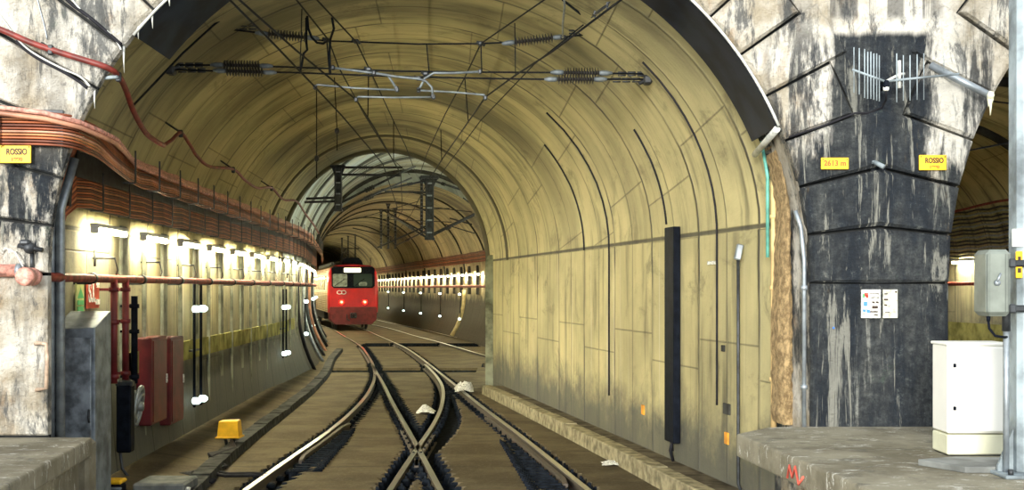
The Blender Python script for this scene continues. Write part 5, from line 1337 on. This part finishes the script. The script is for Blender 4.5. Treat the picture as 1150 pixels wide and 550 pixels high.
# hanging masts
def mast(name, px0, px1, py0, py1, Yd, lab, arms=()):
    a, b = P(px0, py1, Yd), P(px1, py0, Yd); w_ = b.x-a.x; c = (a.x+b.x)/2; ztop = b.z; z0 = a.z
    t = thing(name, lab, 'mast', (c, Yd, ztop), 'masts hanging from the vault')
    mb = MB()
    for s_ in (-1, 1): mb.box((c+s_*w_*.42, Yd, (z0+ztop)/2), (w_*.16, w_*.9, ztop-z0))
    mb.box((c, Yd, (z0+ztop)/2), (w_*.84, w_*.12, ztop-z0)); mb.build('beam', 'steel_dark', t)
    mb = MB(); n = max(2, int((ztop-z0)/(w_*1.4)))
    for i in range(n): mb.box((c, Yd-w_*.3, z0+(ztop-z0)*(i+.5)/n), (w_*.9, w_*.1, w_*.18))
    mb.build('lacing', 'steel_grey', t)
    mb = MB(); mb.bbox((c, Yd, ztop), (w_*2.2, w_*1.6, w_*.35), .02); mb.prism([(c-w_*1.0, ztop), (c-w_*.5, ztop-w_*1.2), (c+w_*.5, ztop-w_*1.2), (c+w_*1.0, ztop)], Yd-.02, Yd+.02); mb.build('head_plate', 'steel_dark', t)
    mb = MB(); mb.bbox((c, Yd, z0), (w_*1.2, w_*1.2, w_*.3), .01); mb.build('foot_plate', 'steel_dark', t)
    for i, pts in enumerate(arms):
        mb = MB(); mb.tube([P(*q) for q in pts], pts_r[i % len(pts_r)] if False else (.035 if Yd > 35 else .028), 7); mb.build('arm', 'steel_dark', t)
        mb = MB(); q0, q1 = P(*pts[0]), P(*pts[-1]); insulator(mb, q0.lerp(q1, .30), q0.lerp(q1, .42), .06, 4); mb.build('insulator', 'insul', t)
mast('hanging_mast', 376, 384, 187, 236, 28.0, 'short lattice mast hanging at the left edge of the far arch', [((384, 188, 28), (452, 188, 28)), ((384, 196, 28), (450, 197, 28)), ((384, 227, 28), (452, 193, 29), (466, 187, 30)), ((384, 235, 28), (420, 218, 29), (462, 200, 31)), ((377, 222, 28), (344, 223, 28)), ((377, 226, 28), (342, 227, 28))])
mast('hanging_mast', 478, 487, 199, 268, 42.0, 'widest double mast hanging right of the tunnel centre', [((478, 203, 42), (430, 213, 41), (428, 213, 41)), ((487, 203, 42), (518, 213, 41)), ((487, 262, 42), (533, 240, 42)), ((487, 264, 42), (500, 257, 42), (532, 242, 43)), ((478, 216, 42), (432, 215, 42)), ((478, 266, 42), (436, 240, 48))])
mast('hanging_mast', 472, 475, 199, 264, 42.6, 'slim mast beside the widest double mast')
for i, px in enumerate((428, 436, 444)):
    mast('hanging_mast', px-1.3, px+1.3, 232+(3 if i == 0 else -3 if i == 1 else 2), 279, 58+i*.8, '%s of the three slim masts hanging behind the train roof' % ['left', 'middle', 'right'][i], [((px, 276, 58+i*.8), (px+40, 256, 56))] if i == 2 else ())
for i, px in enumerate((384, 391, 399)):
    mast('hanging_mast', px-.7, px+.7, 267-(2*i), 292, 88+i*1.5, '%s of the three tiny masts above the train' % ['left', 'middle', 'right'][i])
TL_ = ['sloping tube left of the three slim masts', 'thin tube sloping down to the widest mast', 'upper level wire left of the widest mast', 'long wire passing the widest mast to the right', 'level wire below the slim masts to the right', 'faint wire rising from above the train to the masts', 'tube rising from the slim masts to the widest mast foot', 'short wire right of the widest mast foot', 'short upper wire at the right edge of the far arch', 'tube sloping down to the right edge of the far arch']
for ti_, (p0, p1, Yd, r) in enumerate((((396, 256), (440, 266), 60, .03), ((430, 236), (478, 262), 50, .035), ((440, 236), (505, 234), 52, .02), ((445, 228), (530, 238), 48, .02), ((430, 246), (520, 250), 56, .02), ((400, 246), (470, 226), 50, .015), ((424, 278), (478, 254), 52, .04), ((500, 252), (533, 262), 44, .02), ((520, 222), (534, 233), 40, .02), ((505, 245), (530, 252), 50, .03))):
    mb = MB(); mb.tube([P(*p0, Yd), P(*p1, Yd)], r, 5); tag(mb.build('cantilever_tube', 'steel_dark'), TL_[ti_], 'overhead tube', 'overhead tubes in the far tunnel')
# arch ribs lining the far arch of the narrow bore and the chamber
for j, (y, off, r) in enumerate(((28.75, .0, .09), (26.4, .0, .05))):
    mb = MB(); sct = section(y, XL(y)+off, XR(y)-off, bn(y)-off); mb.tube(sct[1], r, 6); struct(mb.build('trim_5', 'vault'))
for j, y in enumerate((33, 37.5, 42, 47.5)):
    mb = MB(); sct = section(y, XL(y), interp(y, TRC), 3.75+(y-YE)*.012-.02); mb.tube(sct[1], .06 if y < 47 else .12, 6); struct(mb.build('trim_6', 'grime' if y > 47 else 'vault_far'))
for j, y in enumerate((52, 58, 64, 71, 80, 92)):
    mb = MB(); sct = section(y, XL(y), XRF(y), 3.5); mb.tube(sct[1], .07, 5); struct(mb.build('trim_7', 'grime'))
